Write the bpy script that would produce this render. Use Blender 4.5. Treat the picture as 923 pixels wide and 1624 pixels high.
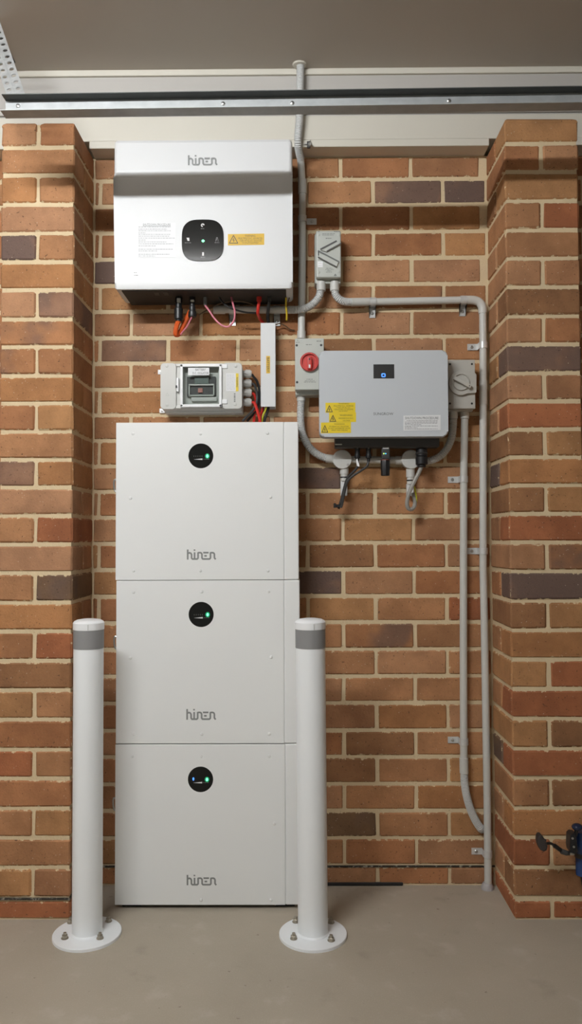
import bpy, bmesh, math, random
from mathutils import Vector, Matrix

random.seed(7)
SC = bpy.context.scene
COL = SC.collection
for _o in list(bpy.data.objects):
    bpy.data.objects.remove(_o)

# ------------------------------------------------------------------ camera
W, H = 923, 1624
F, PITCH, YAW, ROLL, CH, CD = 1240.0, 0.0342, 0.0077, -0.0038, 1.1604, 2.6584

def ray(px, py):
    """direction of a photograph pixel in the room (x right, y into the wall, z up)"""
    u, v = px - W / 2, py - H / 2
    cr, sr = math.cos(ROLL), math.sin(ROLL)
    u, v = u * cr + v * sr, -u * sr + v * cr
    x, yy, zz = u / F, 1.0, -v / F
    cp, sp = math.cos(PITCH), math.sin(PITCH)
    y, z = yy * cp - zz * sp, yy * sp + zz * cp
    cy, sy = math.cos(YAW), math.sin(YAW)
    return Vector((x * cy - y * sy, x * sy + y * cy, z))

CAM = Vector((0, -CD, CH))
def P(px, py, y=0.0):
    """point on the vertical plane at depth y"""
    r = ray(px, py)
    return CAM + r * ((y + CD) / r.y)
def PF(px, py, z=0.0):
    """point on the horizontal plane at height z"""
    r = ray(px, py)
    return CAM + r * ((z - CH) / r.z)

cd = bpy.data.cameras.new('camera')
cam = bpy.data.objects.new('camera', cd)
COL.objects.link(cam)
fw = ray(W / 2, H / 2).normalized()
rt = (ray(W / 2 + 100, H / 2) - ray(W / 2, H / 2)).normalized()
up = rt.cross(fw).normalized()
cam.matrix_world = Matrix(((rt.x, up.x, -fw.x, CAM.x), (rt.y, up.y, -fw.y, CAM.y), (rt.z, up.z, -fw.z, CAM.z), (0, 0, 0, 1)))
cd.sensor_fit = 'VERTICAL'
cd.sensor_height = 24.0
cd.lens = F / H * 24.0
cd.clip_start = 0.02
SC.camera = cam

# ------------------------------------------------------------------ world, exposure, lamp settings
wd = bpy.data.worlds.new('world')
SC.world = wd
wd.use_nodes = True
wd.node_tree.nodes['Background'].inputs[0].default_value = (1, 1, 1, 1)
wd.node_tree.nodes['Background'].inputs[1].default_value = 0.0
SC.view_settings.view_transform = 'Standard'
SC.view_settings.look = 'None'
SC.view_settings.gamma = 1.0
SC.view_settings.use_curve_mapping = False
SC.view_settings.exposure = 0.0
LAMP = Vector((-0.92, -2.20, 2.69))      # middle of the ceiling batten tube, out of frame above the left side
LAMP_STRENGTH = 212.0
LAMP_R, LAMP_LEN = 0.028, 1.2

# ------------------------------------------------------------------ materials
MATS = {}
def srgb(c):
    return tuple(((v / 255) / 12.92 if v / 255 <= 0.04045 else ((v / 255 + 0.055) / 1.055) ** 2.4) for v in c)

def mat(name, col, rough=0.5, metal=0.0, var=0.04, vscale=6.0, bump=0.0, bscale=300.0, emit=None, estr=0.0, coat=0.0):
    """procedural principled material: base colour with faint noise, optional fine relief"""
    if name in MATS:
        return MATS[name]
    m = bpy.data.materials.new(name)
    m.use_nodes = True
    nt = m.node_tree
    b = nt.nodes['Principled BSDF']
    tc = nt.nodes.new('ShaderNodeTexCoord')
    no = nt.nodes.new('ShaderNodeTexNoise')
    no.inputs['Scale'].default_value = vscale
    no.inputs['Detail'].default_value = 3
    nt.links.new(tc.outputs['Object'], no.inputs['Vector'])
    mx = nt.nodes.new('ShaderNodeMix')
    mx.data_type = 'RGBA'
    mx.inputs['A'].default_value = (*[v * (1 - var) for v in col], 1)
    mx.inputs['B'].default_value = (*[min(1, v * (1 + var)) for v in col], 1)
    nt.links.new(no.outputs['Fac'], mx.inputs['Factor'])
    nt.links.new(mx.outputs['Result'], b.inputs['Base Color'])
    b.inputs['Roughness'].default_value = rough
    b.inputs['Metallic'].default_value = metal
    b.inputs['Coat Weight'].default_value = coat
    if bump:
        n2 = nt.nodes.new('ShaderNodeTexNoise')
        n2.inputs['Scale'].default_value = bscale
        nt.links.new(tc.outputs['Object'], n2.inputs['Vector'])
        bp = nt.nodes.new('ShaderNodeBump')
        bp.inputs['Strength'].default_value = bump
        bp.inputs['Distance'].default_value = 0.001
        nt.links.new(n2.outputs['Fac'], bp.inputs['Height'])
        nt.links.new(bp.outputs['Normal'], b.inputs['Normal'])
    if emit:
        b.inputs['Emission Color'].default_value = (*emit, 1)
        b.inputs['Emission Strength'].default_value = estr
    MATS[name] = m
    return m

WHITE = mat('white_powder_coat', (0.86, 0.87, 0.86), 0.42, bump=0.08, bscale=900, var=0.01)
WHITE2 = mat('white_cover_plastic', (0.71, 0.72, 0.725), 0.4, var=0.01)
BOLLARDW = mat('white_bollard_paint', (0.90, 0.925, 0.94), 0.3, var=0.015)
CAPW = mat('white_cap_plastic', (0.90, 0.91, 0.92), 0.3, var=0.01)
BAND = mat('grey_reflective_band', (0.265, 0.265, 0.265), 0.5, bump=0.2, bscale=700)
SILVER = mat('silver_grey_cover', (0.56, 0.59, 0.62), 0.38, var=0.015, bump=0.05, bscale=900)
GREYP = mat('grey_switch_plastic', (0.50, 0.52, 0.48), 0.4, var=0.02)
GREYL = mat('light_grey_plastic', (0.62, 0.62, 0.59), 0.33, var=0.02)
CONDUIT = mat('grey_conduit_plastic', (0.60, 0.60, 0.565), 0.42, var=0.05, vscale=4)
CORR = mat('grey_corrugated_plastic', (0.62, 0.63, 0.62), 0.4, var=0.04)
GALV = None
BLACK = mat('black_plastic', (0.012, 0.012, 0.013), 0.4, var=0.2)
BLACKG = mat('black_gloss_panel', (0.014, 0.014, 0.013), 0.1, var=0.1)
BLACKG.node_tree.nodes['Principled BSDF'].inputs['Specular IOR Level'].default_value = 0.12
DARKP = mat('dark_grey_plastic', (0.045, 0.045, 0.045), 0.45, var=0.15)
DARKMET = mat('dark_painted_metal', (0.075, 0.072, 0.07), 0.5, var=0.1)
PRINT = mat('grey_print', (0.10, 0.11, 0.105), 0.5)
PRINTD = mat('dark_print', (0.03, 0.03, 0.03), 0.5)
LOGO = mat('logo_grey_print', (0.255, 0.265, 0.26), 0.45)
LOGOD = mat('logo_dark_print', (0.07, 0.075, 0.08), 0.45)
PRINTW = mat('white_print', (0.75, 0.75, 0.75), 0.5)
YELLOW = mat('yellow_label', (0.80, 0.60, 0.015), 0.45, var=0.03)
AMBER = mat('amber_label', (0.70, 0.43, 0.008), 0.45, var=0.03)
PAPER = mat('white_label', (0.78, 0.79, 0.80), 0.4, var=0.01)
RED = mat('red_knob_plastic', (0.55, 0.045, 0.035), 0.35, var=0.06)
REDC = mat('red_cable', (0.62, 0.03, 0.02), 0.35, var=0.06)
ORANGE = mat('orange_cable', (0.65, 0.10, 0.015), 0.4, var=0.05)
PINK = mat('pink_wire', (0.68, 0.20, 0.26), 0.4)
BLKC = mat('black_cable', (0.02, 0.02, 0.02), 0.45, var=0.2)
BRNC = mat('brown_wire', (0.10, 0.06, 0.03), 0.5, var=0.2)
YELC = mat('yellow_wire', (0.62, 0.44, 0.02), 0.4)
YGC = mat('yellow_green_wire', (0.55, 0.55, 0.03), 0.4)
GRYC = mat('grey_cable', (0.33, 0.32, 0.29), 0.5)
BRASS = mat('brass_nut', (0.40, 0.36, 0.29), 0.35, metal=0.7, var=0.15, vscale=60)
STEEL = mat('steel_screw', (0.55, 0.55, 0.53), 0.3, metal=0.9, var=0.1)
BLUEP = mat('blue_paint', (0.014, 0.045, 0.15), 0.25, var=0.1)
GRN = mat('green_led', (0.1, 0.9, 0.5), 0.4, emit=(0.22, 1.0, 0.48), estr=1.6)
GRND = mat('green_led_rim', (0.0, 0.2, 0.1), 0.4, emit=(0.0, 0.30, 0.10), estr=0.5)
BLU = mat('blue_led', (0.05, 0.2, 0.9), 0.4, emit=(0.08, 0.28, 1.0), estr=1.6)
BEAM = mat('cream_painted_board', (0.66, 0.63, 0.55), 0.55, var=0.02, bump=0.05, bscale=200)
BEAM2 = mat('light_grey_board', (0.50, 0.48, 0.45), 0.55, var=0.02)  # one even tone, darker than the cream boards
CEIL = mat('ceiling_paint', (0.50, 0.455, 0.40), 0.9, var=0.03, vscale=2.0)
PLASTER = mat('plaster_paint', (0.56, 0.545, 0.52), 0.9, var=0.02)
SEAL = mat('sealant', (0.42, 0.40, 0.40), 0.5, var=0.15, vscale=60)
BULB = mat('lit_globe', (1, 1, 1), 0.5, emit=(0.965, 0.985, 1.0), estr=LAMP_STRENGTH)

def node_mat(name):
    m = bpy.data.materials.new(name)
    m.use_nodes = True
    nt = m.node_tree
    return m, nt, nt.nodes['Principled BSDF']

def nd(nt, typ, **kw):
    n = nt.nodes.new('ShaderNode' + typ)
    for k, v in kw.items():
        setattr(n, k, v)
    return n

def math_n(nt, op, a, b=None, clamp=False):
    n = nd(nt, 'Math', operation=op, use_clamp=clamp)
    for i, v in enumerate((a, b)):
        if v is None:
            continue
        if isinstance(v, (int, float)):
            n.inputs[i].default_value = v
        else:
            nt.links.new(v, n.inputs[i])
    return n.outputs[0]

def mixc(nt, fac, a, b, blend='MIX'):
    n = nd(nt, 'Mix', data_type='RGBA', blend_type=blend)
    for key, v in (('Factor', fac), ('A', a), ('B', b)):
        if isinstance(v, (int, float)):
            n.inputs[key].default_value = v
        elif isinstance(v, tuple):
            n.inputs[key].default_value = (*v, 1)
        else:
            nt.links.new(v, n.inputs[key])
    return n.outputs['Result']

def noise(nt, vec, scale, detail=3, rough=0.5):
    n = nd(nt, 'TexNoise')
    n.inputs['Scale'].default_value = scale
    n.inputs['Detail'].default_value = detail
    n.inputs['Roughness'].default_value = rough
    nt.links.new(vec, n.inputs['Vector'])
    return n.outputs['Fac']

def ramp(nt, v, lo, hi):
    n = nd(nt, 'MapRange', interpolation_type='SMOOTHSTEP')
    nt.links.new(v, n.inputs['Value'])
    n.inputs['From Min'].default_value = lo
    n.inputs['From Max'].default_value = hi
    return n.outputs['Result']

MORTAR_C = (0.67, 0.54, 0.34)
def make_brick_mat():
    m, nt, b = node_mat('fired_clay_brick')
    tc = nd(nt, 'TexCoord')
    oi = nd(nt, 'ObjectInfo')
    at = nd(nt, 'Attribute', attribute_name='half')
    sc = nd(nt, 'VectorMath', operation='SCALE')
    comb = nd(nt, 'CombineXYZ')
    for i in range(3):
        nt.links.new(math_n(nt, 'MULTIPLY', oi.outputs['Random'], (37.0, 71.0, 13.0)[i]), comb.inputs[i])
    add = nd(nt, 'VectorMath', operation='ADD')
    nt.links.new(tc.outputs['Object'], add.inputs[0])
    nt.links.new(comb.outputs[0], add.inputs[1])
    q = add.outputs[0]
    base = oi.outputs['Color']
    # patchy firing tones
    n1 = noise(nt, q, 9.0, 4, 0.6)
    c = mixc(nt, ramp(nt, n1, 0.3, 0.7), mixc(nt, 1.0, base, (0.80, 0.78, 0.76), 'MULTIPLY'), mixc(nt, 1.0, base, (1.14, 1.13, 1.10), 'MULTIPLY'))
    # dark flashed patches, amount in the object's alpha
    n2 = noise(nt, q, 5.0, 3, 0.55)
    fl = math_n(nt, 'SUBTRACT', 1.0, oi.outputs['Alpha'])
    thr = math_n(nt, 'ADD', n2, math_n(nt, 'SUBTRACT', fl, 0.5))
    flm = math_n(nt, 'MULTIPLY', ramp(nt, thr, 0.42, 0.60), math_n(nt, 'MULTIPLY', fl, 1.35, True), True)
    c = mixc(nt, flm, c, (0.118, 0.082, 0.070))
    # fine grain, pits and pale grit
    n3 = noise(nt, q, 260.0, 3, 0.6)
    c = mixc(nt, math_n(nt, 'MULTIPLY', ramp(nt, n3, 0.35, 0.75), 0.35), c, mixc(nt, 1.0, c, (1.35, 1.3, 1.25), 'MULTIPLY'))
    n4 = noise(nt, q, 150.0, 2, 0.5)
    c = mixc(nt, math_n(nt, 'MULTIPLY', ramp(nt, n4, 0.66, 0.74), 0.75), c, (0.05, 0.028, 0.018))
    vo = nd(nt, 'TexVoronoi')
    vo.inputs['Scale'].default_value = 75.0
    nt.links.new(q, vo.inputs['Vector'])
    gr = math_n(nt, 'MULTIPLY', math_n(nt, 'LESS_THAN', vo.outputs['Distance'], 0.11), math_n(nt, 'GREATER_THAN', noise(nt, q, 30.0, 1), 0.55))
    c = mixc(nt, math_n(nt, 'MULTIPLY', gr, 0.6), c, (0.62, 0.50, 0.38))
    # mortar left ragged over the arrises
    sp = nd(nt, 'SeparateXYZ')
    ab = nd(nt, 'VectorMath', operation='ABSOLUTE')
    nt.links.new(tc.outputs['Object'], ab.inputs[0])
    df = nd(nt, 'VectorMath', operation='SUBTRACT')
    nt.links.new(at.outputs['Vector'], df.inputs[0])
    nt.links.new(ab.outputs[0], df.inputs[1])
    nt.links.new(df.outputs[0], sp.inputs[0])
    nrm = nd(nt, 'SeparateXYZ')
    nt.links.new(tc.outputs['Normal'], nrm.inputs[0])
    front = math_n(nt, 'GREATER_THAN', math_n(nt, 'ABSOLUTE', nrm.outputs[1]), 0.5)
    hx = math_n(nt, 'ADD', sp.outputs[0], math_n(nt, 'MULTIPLY', math_n(nt, 'SUBTRACT', 1.0, front), 1.0))
    ed = math_n(nt, 'MINIMUM', sp.outputs[2], math_n(nt, 'ADD', hx, 0.0035))
    rag = noise(nt, q, 55.0, 4, 0.65)
    lim = math_n(nt, 'MULTIPLY', math_n(nt, 'SUBTRACT', rag, 0.50), 0.038)
    sm = ramp(nt, math_n(nt, 'SUBTRACT', lim, ed), -0.0004, 0.0008)
    c = mixc(nt, math_n(nt, 'MULTIPLY', sm, 0.85), c, MORTAR_C)
    nt.links.new(c, b.inputs['Base Color'])
    b.inputs['Roughness'].default_value = 0.82
    b.inputs['Specular IOR Level'].default_value = 0.3
    bp = nd(nt, 'Bump')
    bp.inputs['Strength'].default_value = 0.5
    bp.inputs['Distance'].default_value = 0.0025
    nt.links.new(math_n(nt, 'SUBTRACT', noise(nt, q, 130.0, 4, 0.6), math_n(nt, 'MULTIPLY', ramp(nt, n4, 0.64, 0.74), 0.4)), bp.inputs['Height'])
    nt.links.new(bp.outputs['Normal'], b.inputs['Normal'])
    return m
BRICK = make_brick_mat()

def make_mortar():
    m, nt, b = node_mat('cream_mortar')
    tc = nd(nt, 'TexCoord')
    v = tc.outputs['Object']
    c = mixc(nt, noise(nt, v, 14.0, 4), (0.60, 0.47, 0.29), (0.76, 0.62, 0.40))
    c = mixc(nt, math_n(nt, 'MULTIPLY', ramp(nt, noise(nt, v, 160.0, 2), 0.66, 0.78), 0.5), c, (0.2, 0.14, 0.09))
    nt.links.new(c, b.inputs['Base Color'])
    b.inputs['Roughness'].default_value = 0.92
    bp = nd(nt, 'Bump')
    bp.inputs['Strength'].default_value = 0.6
    bp.inputs['Distance'].default_value = 0.004
    nt.links.new(noise(nt, v, 90.0, 5, 0.65), bp.inputs['Height'])
    nt.links.new(bp.outputs['Normal'], b.inputs['Normal'])
    return m
MORTAR = make_mortar()

def make_floor_mat():
    m, nt, b = node_mat('worn_concrete')
    tc = nd(nt, 'TexCoord')
    v = tc.outputs['Object']
    c = mixc(nt, noise(nt, v, 2.2, 5, 0.6), (0.345, 0.30, 0.232), (0.505, 0.448, 0.36))
    c = mixc(nt, math_n(nt, 'MULTIPLY', ramp(nt, noise(nt, v, 9.0, 4, 0.6), 0.56, 0.74), 0.35), c, (0.56, 0.52, 0.45))
    c = mixc(nt, math_n(nt, 'MULTIPLY', ramp(nt, noise(nt, v, 6.0, 3, 0.6), 0.60, 0.76), 0.30), c, (0.22, 0.18, 0.135))
    c = mixc(nt, math_n(nt, 'MULTIPLY', ramp(nt, noise(nt, v, 45.0, 2), 0.70, 0.78), 0.55), c, (0.11, 0.08, 0.055))
    c = mixc(nt, math_n(nt, 'MULTIPLY', ramp(nt, noise(nt, v, 260.0, 2), 0.50, 0.75), 0.2), c, (0.58, 0.53, 0.45))
    nt.links.new(c, b.inputs['Base Color'])
    b.inputs['Roughness'].default_value = 0.62
    b.inputs['Specular IOR Level'].default_value = 0.35
    bp = nd(nt, 'Bump')
    bp.inputs['Strength'].default_value = 0.25
    bp.inputs['Distance'].default_value = 0.002
    nt.links.new(noise(nt, v, 60.0, 6, 0.65), bp.inputs['Height'])
    nt.links.new(bp.outputs['Normal'], b.inputs['Normal'])
    return m
CONCRETE = make_floor_mat()

def make_galv():
    m, nt, b = node_mat('galvanised_steel')
    tc = nd(nt, 'TexCoord')
    v = tc.outputs['Object']
    vo = nd(nt, 'TexVoronoi')
    vo.inputs['Scale'].default_value = 90.0
    nt.links.new(v, vo.inputs['Vector'])
    c = mixc(nt, vo.outputs['Color'], (0.50, 0.52, 0.52), (0.62, 0.64, 0.64))
    c = mixc(nt, math_n(nt, 'MULTIPLY', ramp(nt, noise(nt, v, 20.0, 3), 0.5, 0.75), 0.4), c, (0.30, 0.31, 0.31))
    nt.links.new(c, b.inputs['Base Color'])
    b.inputs['Metallic'].default_value = 0.45
    b.inputs['Roughness'].default_value = 0.45
    return m
GALV = make_galv()

def make_dpc():
    m, nt, b = node_mat('bituminous_foil')
    tc = nd(nt, 'TexCoord')
    v = tc.outputs['Object']
    k = ramp(nt, noise(nt, v, 60.0, 4, 0.7), 0.52, 0.66)
    nt.links.new(mixc(nt, k, (0.03, 0.025, 0.02), (0.6, 0.58, 0.52)), b.inputs['Base Color'])
    nt.links.new(k, b.inputs['Metallic'])
    b.inputs['Roughness'].default_value = 0.35
    return m
DPC = make_dpc()

def make_clear():
    m = bpy.data.materials.new('clear_window_plastic')
    m.use_nodes = True
    nt = m.node_tree
    nt.nodes.remove(nt.nodes['Principled BSDF'])
    out = nt.nodes['Material Output']
    t = nd(nt, 'BsdfTransparent')
    t.inputs[0].default_value = (0.90, 0.92, 0.91, 1)
    g = nd(nt, 'BsdfGlossy')
    g.inputs['Roughness'].default_value = 0.08
    fr = nd(nt, 'Fresnel')
    fr.inputs['IOR'].default_value = 1.5
    mx = nd(nt, 'MixShader')
    nt.links.new(fr.outputs[0], mx.inputs[0])
    nt.links.new(t.outputs[0], mx.inputs[1])
    nt.links.new(g.outputs[0], mx.inputs[2])
    nt.links.new(mx.outputs[0], out.inputs[0])
    return m
CLEAR = make_clear()

# ------------------------------------------------------------------ mesh helpers
def finish(name, bm, m, parent=None, angle=35):
    me = bpy.data.meshes.new(name)
    bmesh.ops.recalc_face_normals(bm, faces=bm.faces[:])
    bm.to_mesh(me)
    bm.free()
    return link(name, me, m, parent, angle)

def link(name, me, m, parent=None, angle=35):
    if not me.materials:
        me.materials.append(m)
    if angle:
        me.shade_smooth()
        me.set_sharp_from_angle(angle=math.radians(angle))
    o = bpy.data.objects.new(name, me)
    COL.objects.link(o)
    if angle and len(me.polygons) < 1500:      # keep large faces flat beside their rounded edges
        wn = o.modifiers.new('weighted_normals', 'WEIGHTED_NORMAL')
        wn.keep_sharp = True
    if parent:
        adopt(o, parent)
    return o

def base_of(o):
    p = Vector(o.location)
    q = o.parent
    while q:
        p = p + Vector(q.location) if q.type == 'EMPTY' else p
        q = q.parent
    return p

def adopt(o, parent):
    """parent while the mesh keeps its place in the room"""
    o.parent = parent
    if parent.type == 'EMPTY':
        o.matrix_parent_inverse = Matrix.Translation(-Vector(parent.location))

def tag(o, label=None, cat=None, group=None, kind=None):
    for k, v in (('label', label), ('category', cat), ('group', group), ('kind', kind)):
        if v:
            o[k] = v
    return o

def thing(name, loc, label, cat, group=None):
    o = bpy.data.objects.new(name, None)
    o.location = loc
    o.empty_display_size = 0.05
    COL.objects.link(o)
    return tag(o, label, cat, group)

def bevel(bm, off, seg=2, edges=None):
    if off > 0:
        bmesh.ops.bevel(bm, geom=edges if edges is not None else bm.edges[:], offset=off, segments=seg, affect='EDGES', profile=0.5, clamp_overlap=True)
    return bm

def box(x0, x1, y0, y1, z0, z1, bev=0.0, seg=2, bm=None):
    b = bmesh.new()
    bmesh.ops.create_cube(b, size=1.0)
    for v in b.verts:
        v.co = Vector(((x0 + x1) / 2 + v.co.x * (x1 - x0), (y0 + y1) / 2 + v.co.y * (y1 - y0), (z0 + z1) / 2 + v.co.z * (z1 - z0)))
    bevel(b, bev, seg)
    return join(bm, b)

def join(dst, src):
    if dst is None:
        return src
    me = bpy.data.meshes.new('tmp')
    src.to_mesh(me)
    src.free()
    dst.from_mesh(me)
    bpy.data.meshes.remove(me)
    return dst

def prism(poly, y0, y1, bev=0.0, seg=2, front_only=True, bm=None):
    """polygon of (x, z) extruded from y0 (front) to y1 (back)"""
    b = bmesh.new()
    a = [b.verts.new((x, y0, z)) for x, z in poly]
    c = [b.verts.new((x, y1, z)) for x, z in poly]
    f = b.faces.new(a)
    b.faces.new(c[::-1])
    n = len(poly)
    for i in range(n):
        b.faces.new((a[i], c[i], c[(i + 1) % n], a[(i + 1) % n]))
    if bev:
        bevel(b, bev, seg, list(f.edges) if front_only else None)
    return join(bm, b)

def prism_x(poly, x0, x1, bm=None):
    """polygon of (y, z) extruded along x"""
    b = bmesh.new()
    a = [b.verts.new((x0, y, z)) for y, z in poly]
    c = [b.verts.new((x1, y, z)) for y, z in poly]
    b.faces.new(a)
    b.faces.new(c[::-1])
    n = len(poly)
    for i in range(n):
        b.faces.new((a[i], c[i], c[(i + 1) % n], a[(i + 1) % n]))
    return join(bm, b)

def rrect(x0, x1, z0, z1, r, n=5):
    pts = []
    for cx, cz, a0 in ((x1 - r, z1 - r, 0), (x0 + r, z1 - r, 90), (x0 + r, z0 + r, 180), (x1 - r, z0 + r, 270)):
        for i in range(n + 1):
            a = math.radians(a0 + 90 * i / n)
            pts.append((cx + r * math.cos(a), cz + r * math.sin(a)))
    return pts

def circ(cx, cz, r, n=28, rz=None):
    rz = rz or r
    return [(cx + r * math.cos(2 * math.pi * i / n), cz + rz * math.sin(2 * math.pi * i / n)) for i in range(n)]

def lathe(profile, org, axis='y', n=24, bm=None):
    """profile of (radius, distance along axis) from org"""
    b = bmesh.new()
    org = Vector(org)
    d = {'x': Vector((1, 0, 0)), 'y': Vector((0, 1, 0)), 'z': Vector((0, 0, 1))}[axis] if isinstance(axis, str) else Vector(axis).normalized()
    u = d.orthogonal().normalized()
    w = d.cross(u)
    rings = []
    for r, t in profile:
        if r < 1e-6:
            rings.append([b.verts.new(org + d * t)])
        else:
            rings.append([b.verts.new(org + d * t + (u * math.cos(2 * math.pi * i / n) + w * math.sin(2 * math.pi * i / n)) * r) for i in range(n)])
    for p, q in zip(rings, rings[1:]):
        for i in range(n):
            j = (i + 1) % n
            if len(p) == 1 and len(q) == 1:
                continue
            if len(p) == 1:
                b.faces.new((p[0], q[i], q[j]))
            elif len(q) == 1:
                b.faces.new((p[i], q[0], p[j]))
            else:
                b.faces.new((p[i], q[i], q[j], p[j]))
    for rg in (rings[0], rings[-1]):
        if len(rg) > 1:
            b.faces.new(rg)
    return join(bm, b)

def smooth_path(pts, n=8):
    pts = [Vector(p) for p in pts]
    if len(pts) < 3:
        return pts
    ext = [pts[0] * 2 - pts[1]] + pts + [pts[-1] * 2 - pts[-2]]
    out = []
    for i in range(1, len(ext) - 2):
        p0, p1, p2, p3 = ext[i - 1:i + 3]
        for k in range(n):
            t = k / n
            out.append(0.5 * ((2 * p1) + (p2 - p0) * t + (2 * p0 - 5 * p1 + 4 * p2 - p3) * t * t + (3 * p1 - p0 - 3 * p2 + p3) * t ** 3))
    out.append(pts[-1])
    return out

def resample(pts, step):
    out = [pts[0]]
    acc = 0.0
    for a, b in zip(pts, pts[1:]):
        L = (b - a).length
        while acc + L >= step:
            t = (step - acc) / L
            a = a.lerp(b, t)
            out.append(a)
            L = (b - a).length
            acc = 0.0
        acc += L
    if (out[-1] - pts[-1]).length > step * 0.4:
        out.append(pts[-1])
    return out

def tube(pts, r, n=12, bm=None):
    """round sweep; r is a number or one radius per point"""
    b = bmesh.new()
    pts = [Vector(p) for p in pts]
    rr = r if isinstance(r, (list, tuple)) else [r] * len(pts)
    tans = []
    for i in range(len(pts)):
        a, c = pts[max(0, i - 1)], pts[min(len(pts) - 1, i + 1)]
        tans.append((c - a).normalized())
    u = tans[0].orthogonal().normalized()
    rings = []
    for i, p in enumerate(pts):
        t = tans[i]
        u = (u - t * u.dot(t)).normalized()
        w = t.cross(u)
        rings.append([b.verts.new(p + (u * math.cos(2 * math.pi * k / n) + w * math.sin(2 * math.pi * k / n)) * rr[i]) for k in range(n)])
    for p, q in zip(rings, rings[1:]):
        for k in range(n):
            b.faces.new((p[k], p[(k + 1) % n], q[(k + 1) % n], q[k]))
    b.faces.new(rings[0][::-1])
    b.faces.new(rings[-1])
    return join(bm, b)

def corrugated(pts, r, pitch=0.0050, amp=0.0022):
    p = resample(smooth_path(pts, 10), pitch / 4)
    rr = [r + 0.0005 - amp * (0, 0.05, 1.0, 1.0)[i % 4] for i in range(len(p))]
    return tube(p, rr, 12)

def strokes(lines, w, y, bm=None):
    """flat printed strokes: polylines of (x, z) with width w at depth y"""
    b = bmesh.new()
    for ln in lines:
        for (x0, z0), (x1, z1) in zip(ln, ln[1:]):
            y -= 0.000015
            dx, dz = x1 - x0, z1 - z0
            L = math.hypot(dx, dz) or 1e-9
            nx, nz = -dz / L * w / 2, dx / L * w / 2
            b.faces.new([b.verts.new((x, y, z)) for x, z in ((x0 + nx, z0 + nz), (x1 + nx, z1 + nz), (x1 - nx, z1 - nz), (x0 - nx, z0 - nz))])
        for x, z in ln[1:-1]:
            y -= 0.000015
            b.faces.new([b.verts.new((x + w / 2 * math.cos(a * math.pi / 4), y, z + w / 2 * math.sin(a * math.pi / 4))) for a in range(8)])
    return join(bm, b)

def text_bm(items, y, bm=None):
    """items: (string, px0, py0, px1, py1[, turn]) lettering fitted to a pixel rectangle on plane y"""
    b = bmesh.new()
    for it in items:
        s, a0, b0, a1, b1 = it[:5]
        turn = it[5] if len(it) > 5 else 0
        cu = bpy.data.curves.new('t', 'FONT')
        cu.body = s
        cu.resolution_u = 2
        ob = bpy.data.objects.new('t', cu)
        me = bpy.data.meshes.new_from_object(ob)
        if len(me.vertices):
            co = [(v.co.x, v.co.y) for v in me.vertices]
            if turn:
                co = [(c_y, -c_x) for c_x, c_y in co]
            xs, ys = [c[0] for c in co], [c[1] for c in co]
            mnx, mxx, mny, mxy = min(xs), max(xs), min(ys), max(ys)
            tl, tr_, bl, br = P(a0, b0, y), P(a1, b0, y), P(a0, b1, y), P(a1, b1, y)
            for v, (cx, cy) in zip(me.vertices, co):
                u, w = (cx - mnx) / (mxx - mnx + 1e-9), (cy - mny) / (mxy - mny + 1e-9)
                p = (bl.lerp(br, u)).lerp(tl.lerp(tr_, u), w)
                v.co = (p.x, y, p.z)
            b.from_mesh(me)
        bpy.data.meshes.remove(me)
        bpy.data.objects.remove(ob)
        bpy.data.curves.remove(cu)
    return join(bm, b)

def letters(name, items, y, m, parent):
    return finish(name, text_bm(items, y), m, parent, angle=0)

def fine_print(rows, y, seed=1):
    """illegible small print: broken word-long dashes; rows of (px0, px1, py, thickness px)"""
    rnd = random.Random(seed)
    b = bmesh.new()
    for x0, x1, py, th in rows:
        x = x0
        while x < x1 - 0.6:
            L = min(rnd.uniform(1.2, 4.6), x1 - x)
            ps = [P(x, py - th / 2, y), P(x + L, py - th / 2, y), P(x + L, py + th / 2, y), P(x, py + th / 2, y)]
            b.faces.new([b.verts.new((p.x, y, p.z)) for p in ps])
            x += L + rnd.uniform(0.5, 0.9)
    return b

def pbox(a0, b0, a1, b1, yf, yb, bev=0.0, seg=2, bm=None):
    """box whose front face covers a pixel rectangle on plane yf"""
    tl, br = P(a0, b0, yf), P(a1, b1, yf)
    return box(tl.x, br.x, yf, yb, br.z, tl.z, bev, seg, bm)

def ppoly(pts, y):
    return [(P(a, b, y).x, P(a, b, y).z) for a, b in pts]

def sticker(parent, a0, b0, a1, b1, y, m, name='label_sticker', tilt=0.0):
    """thin adhesive label lying on plane y"""
    ps = [(a0, b1 + tilt), (a1, b1 - tilt), (a1, b0 - tilt), (a0, b0 + tilt)]
    return finish(name, prism(ppoly(ps, y - 0.0008), y - 0.0008, y), m, parent, angle=0)

# ------------------------------------------------------------------ large structure
DEP = 0.2366                                   # how far the piers stand out of the wall
XL, XR = -0.6977, 0.6566                       # inner faces of the piers
PWID = 0.231
ZBEAM = 2.4785
ZCEIL = 2.745
ZPIER = 2.485
ROOM_X, ROOM_Y = 2.9, -5.4

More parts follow.
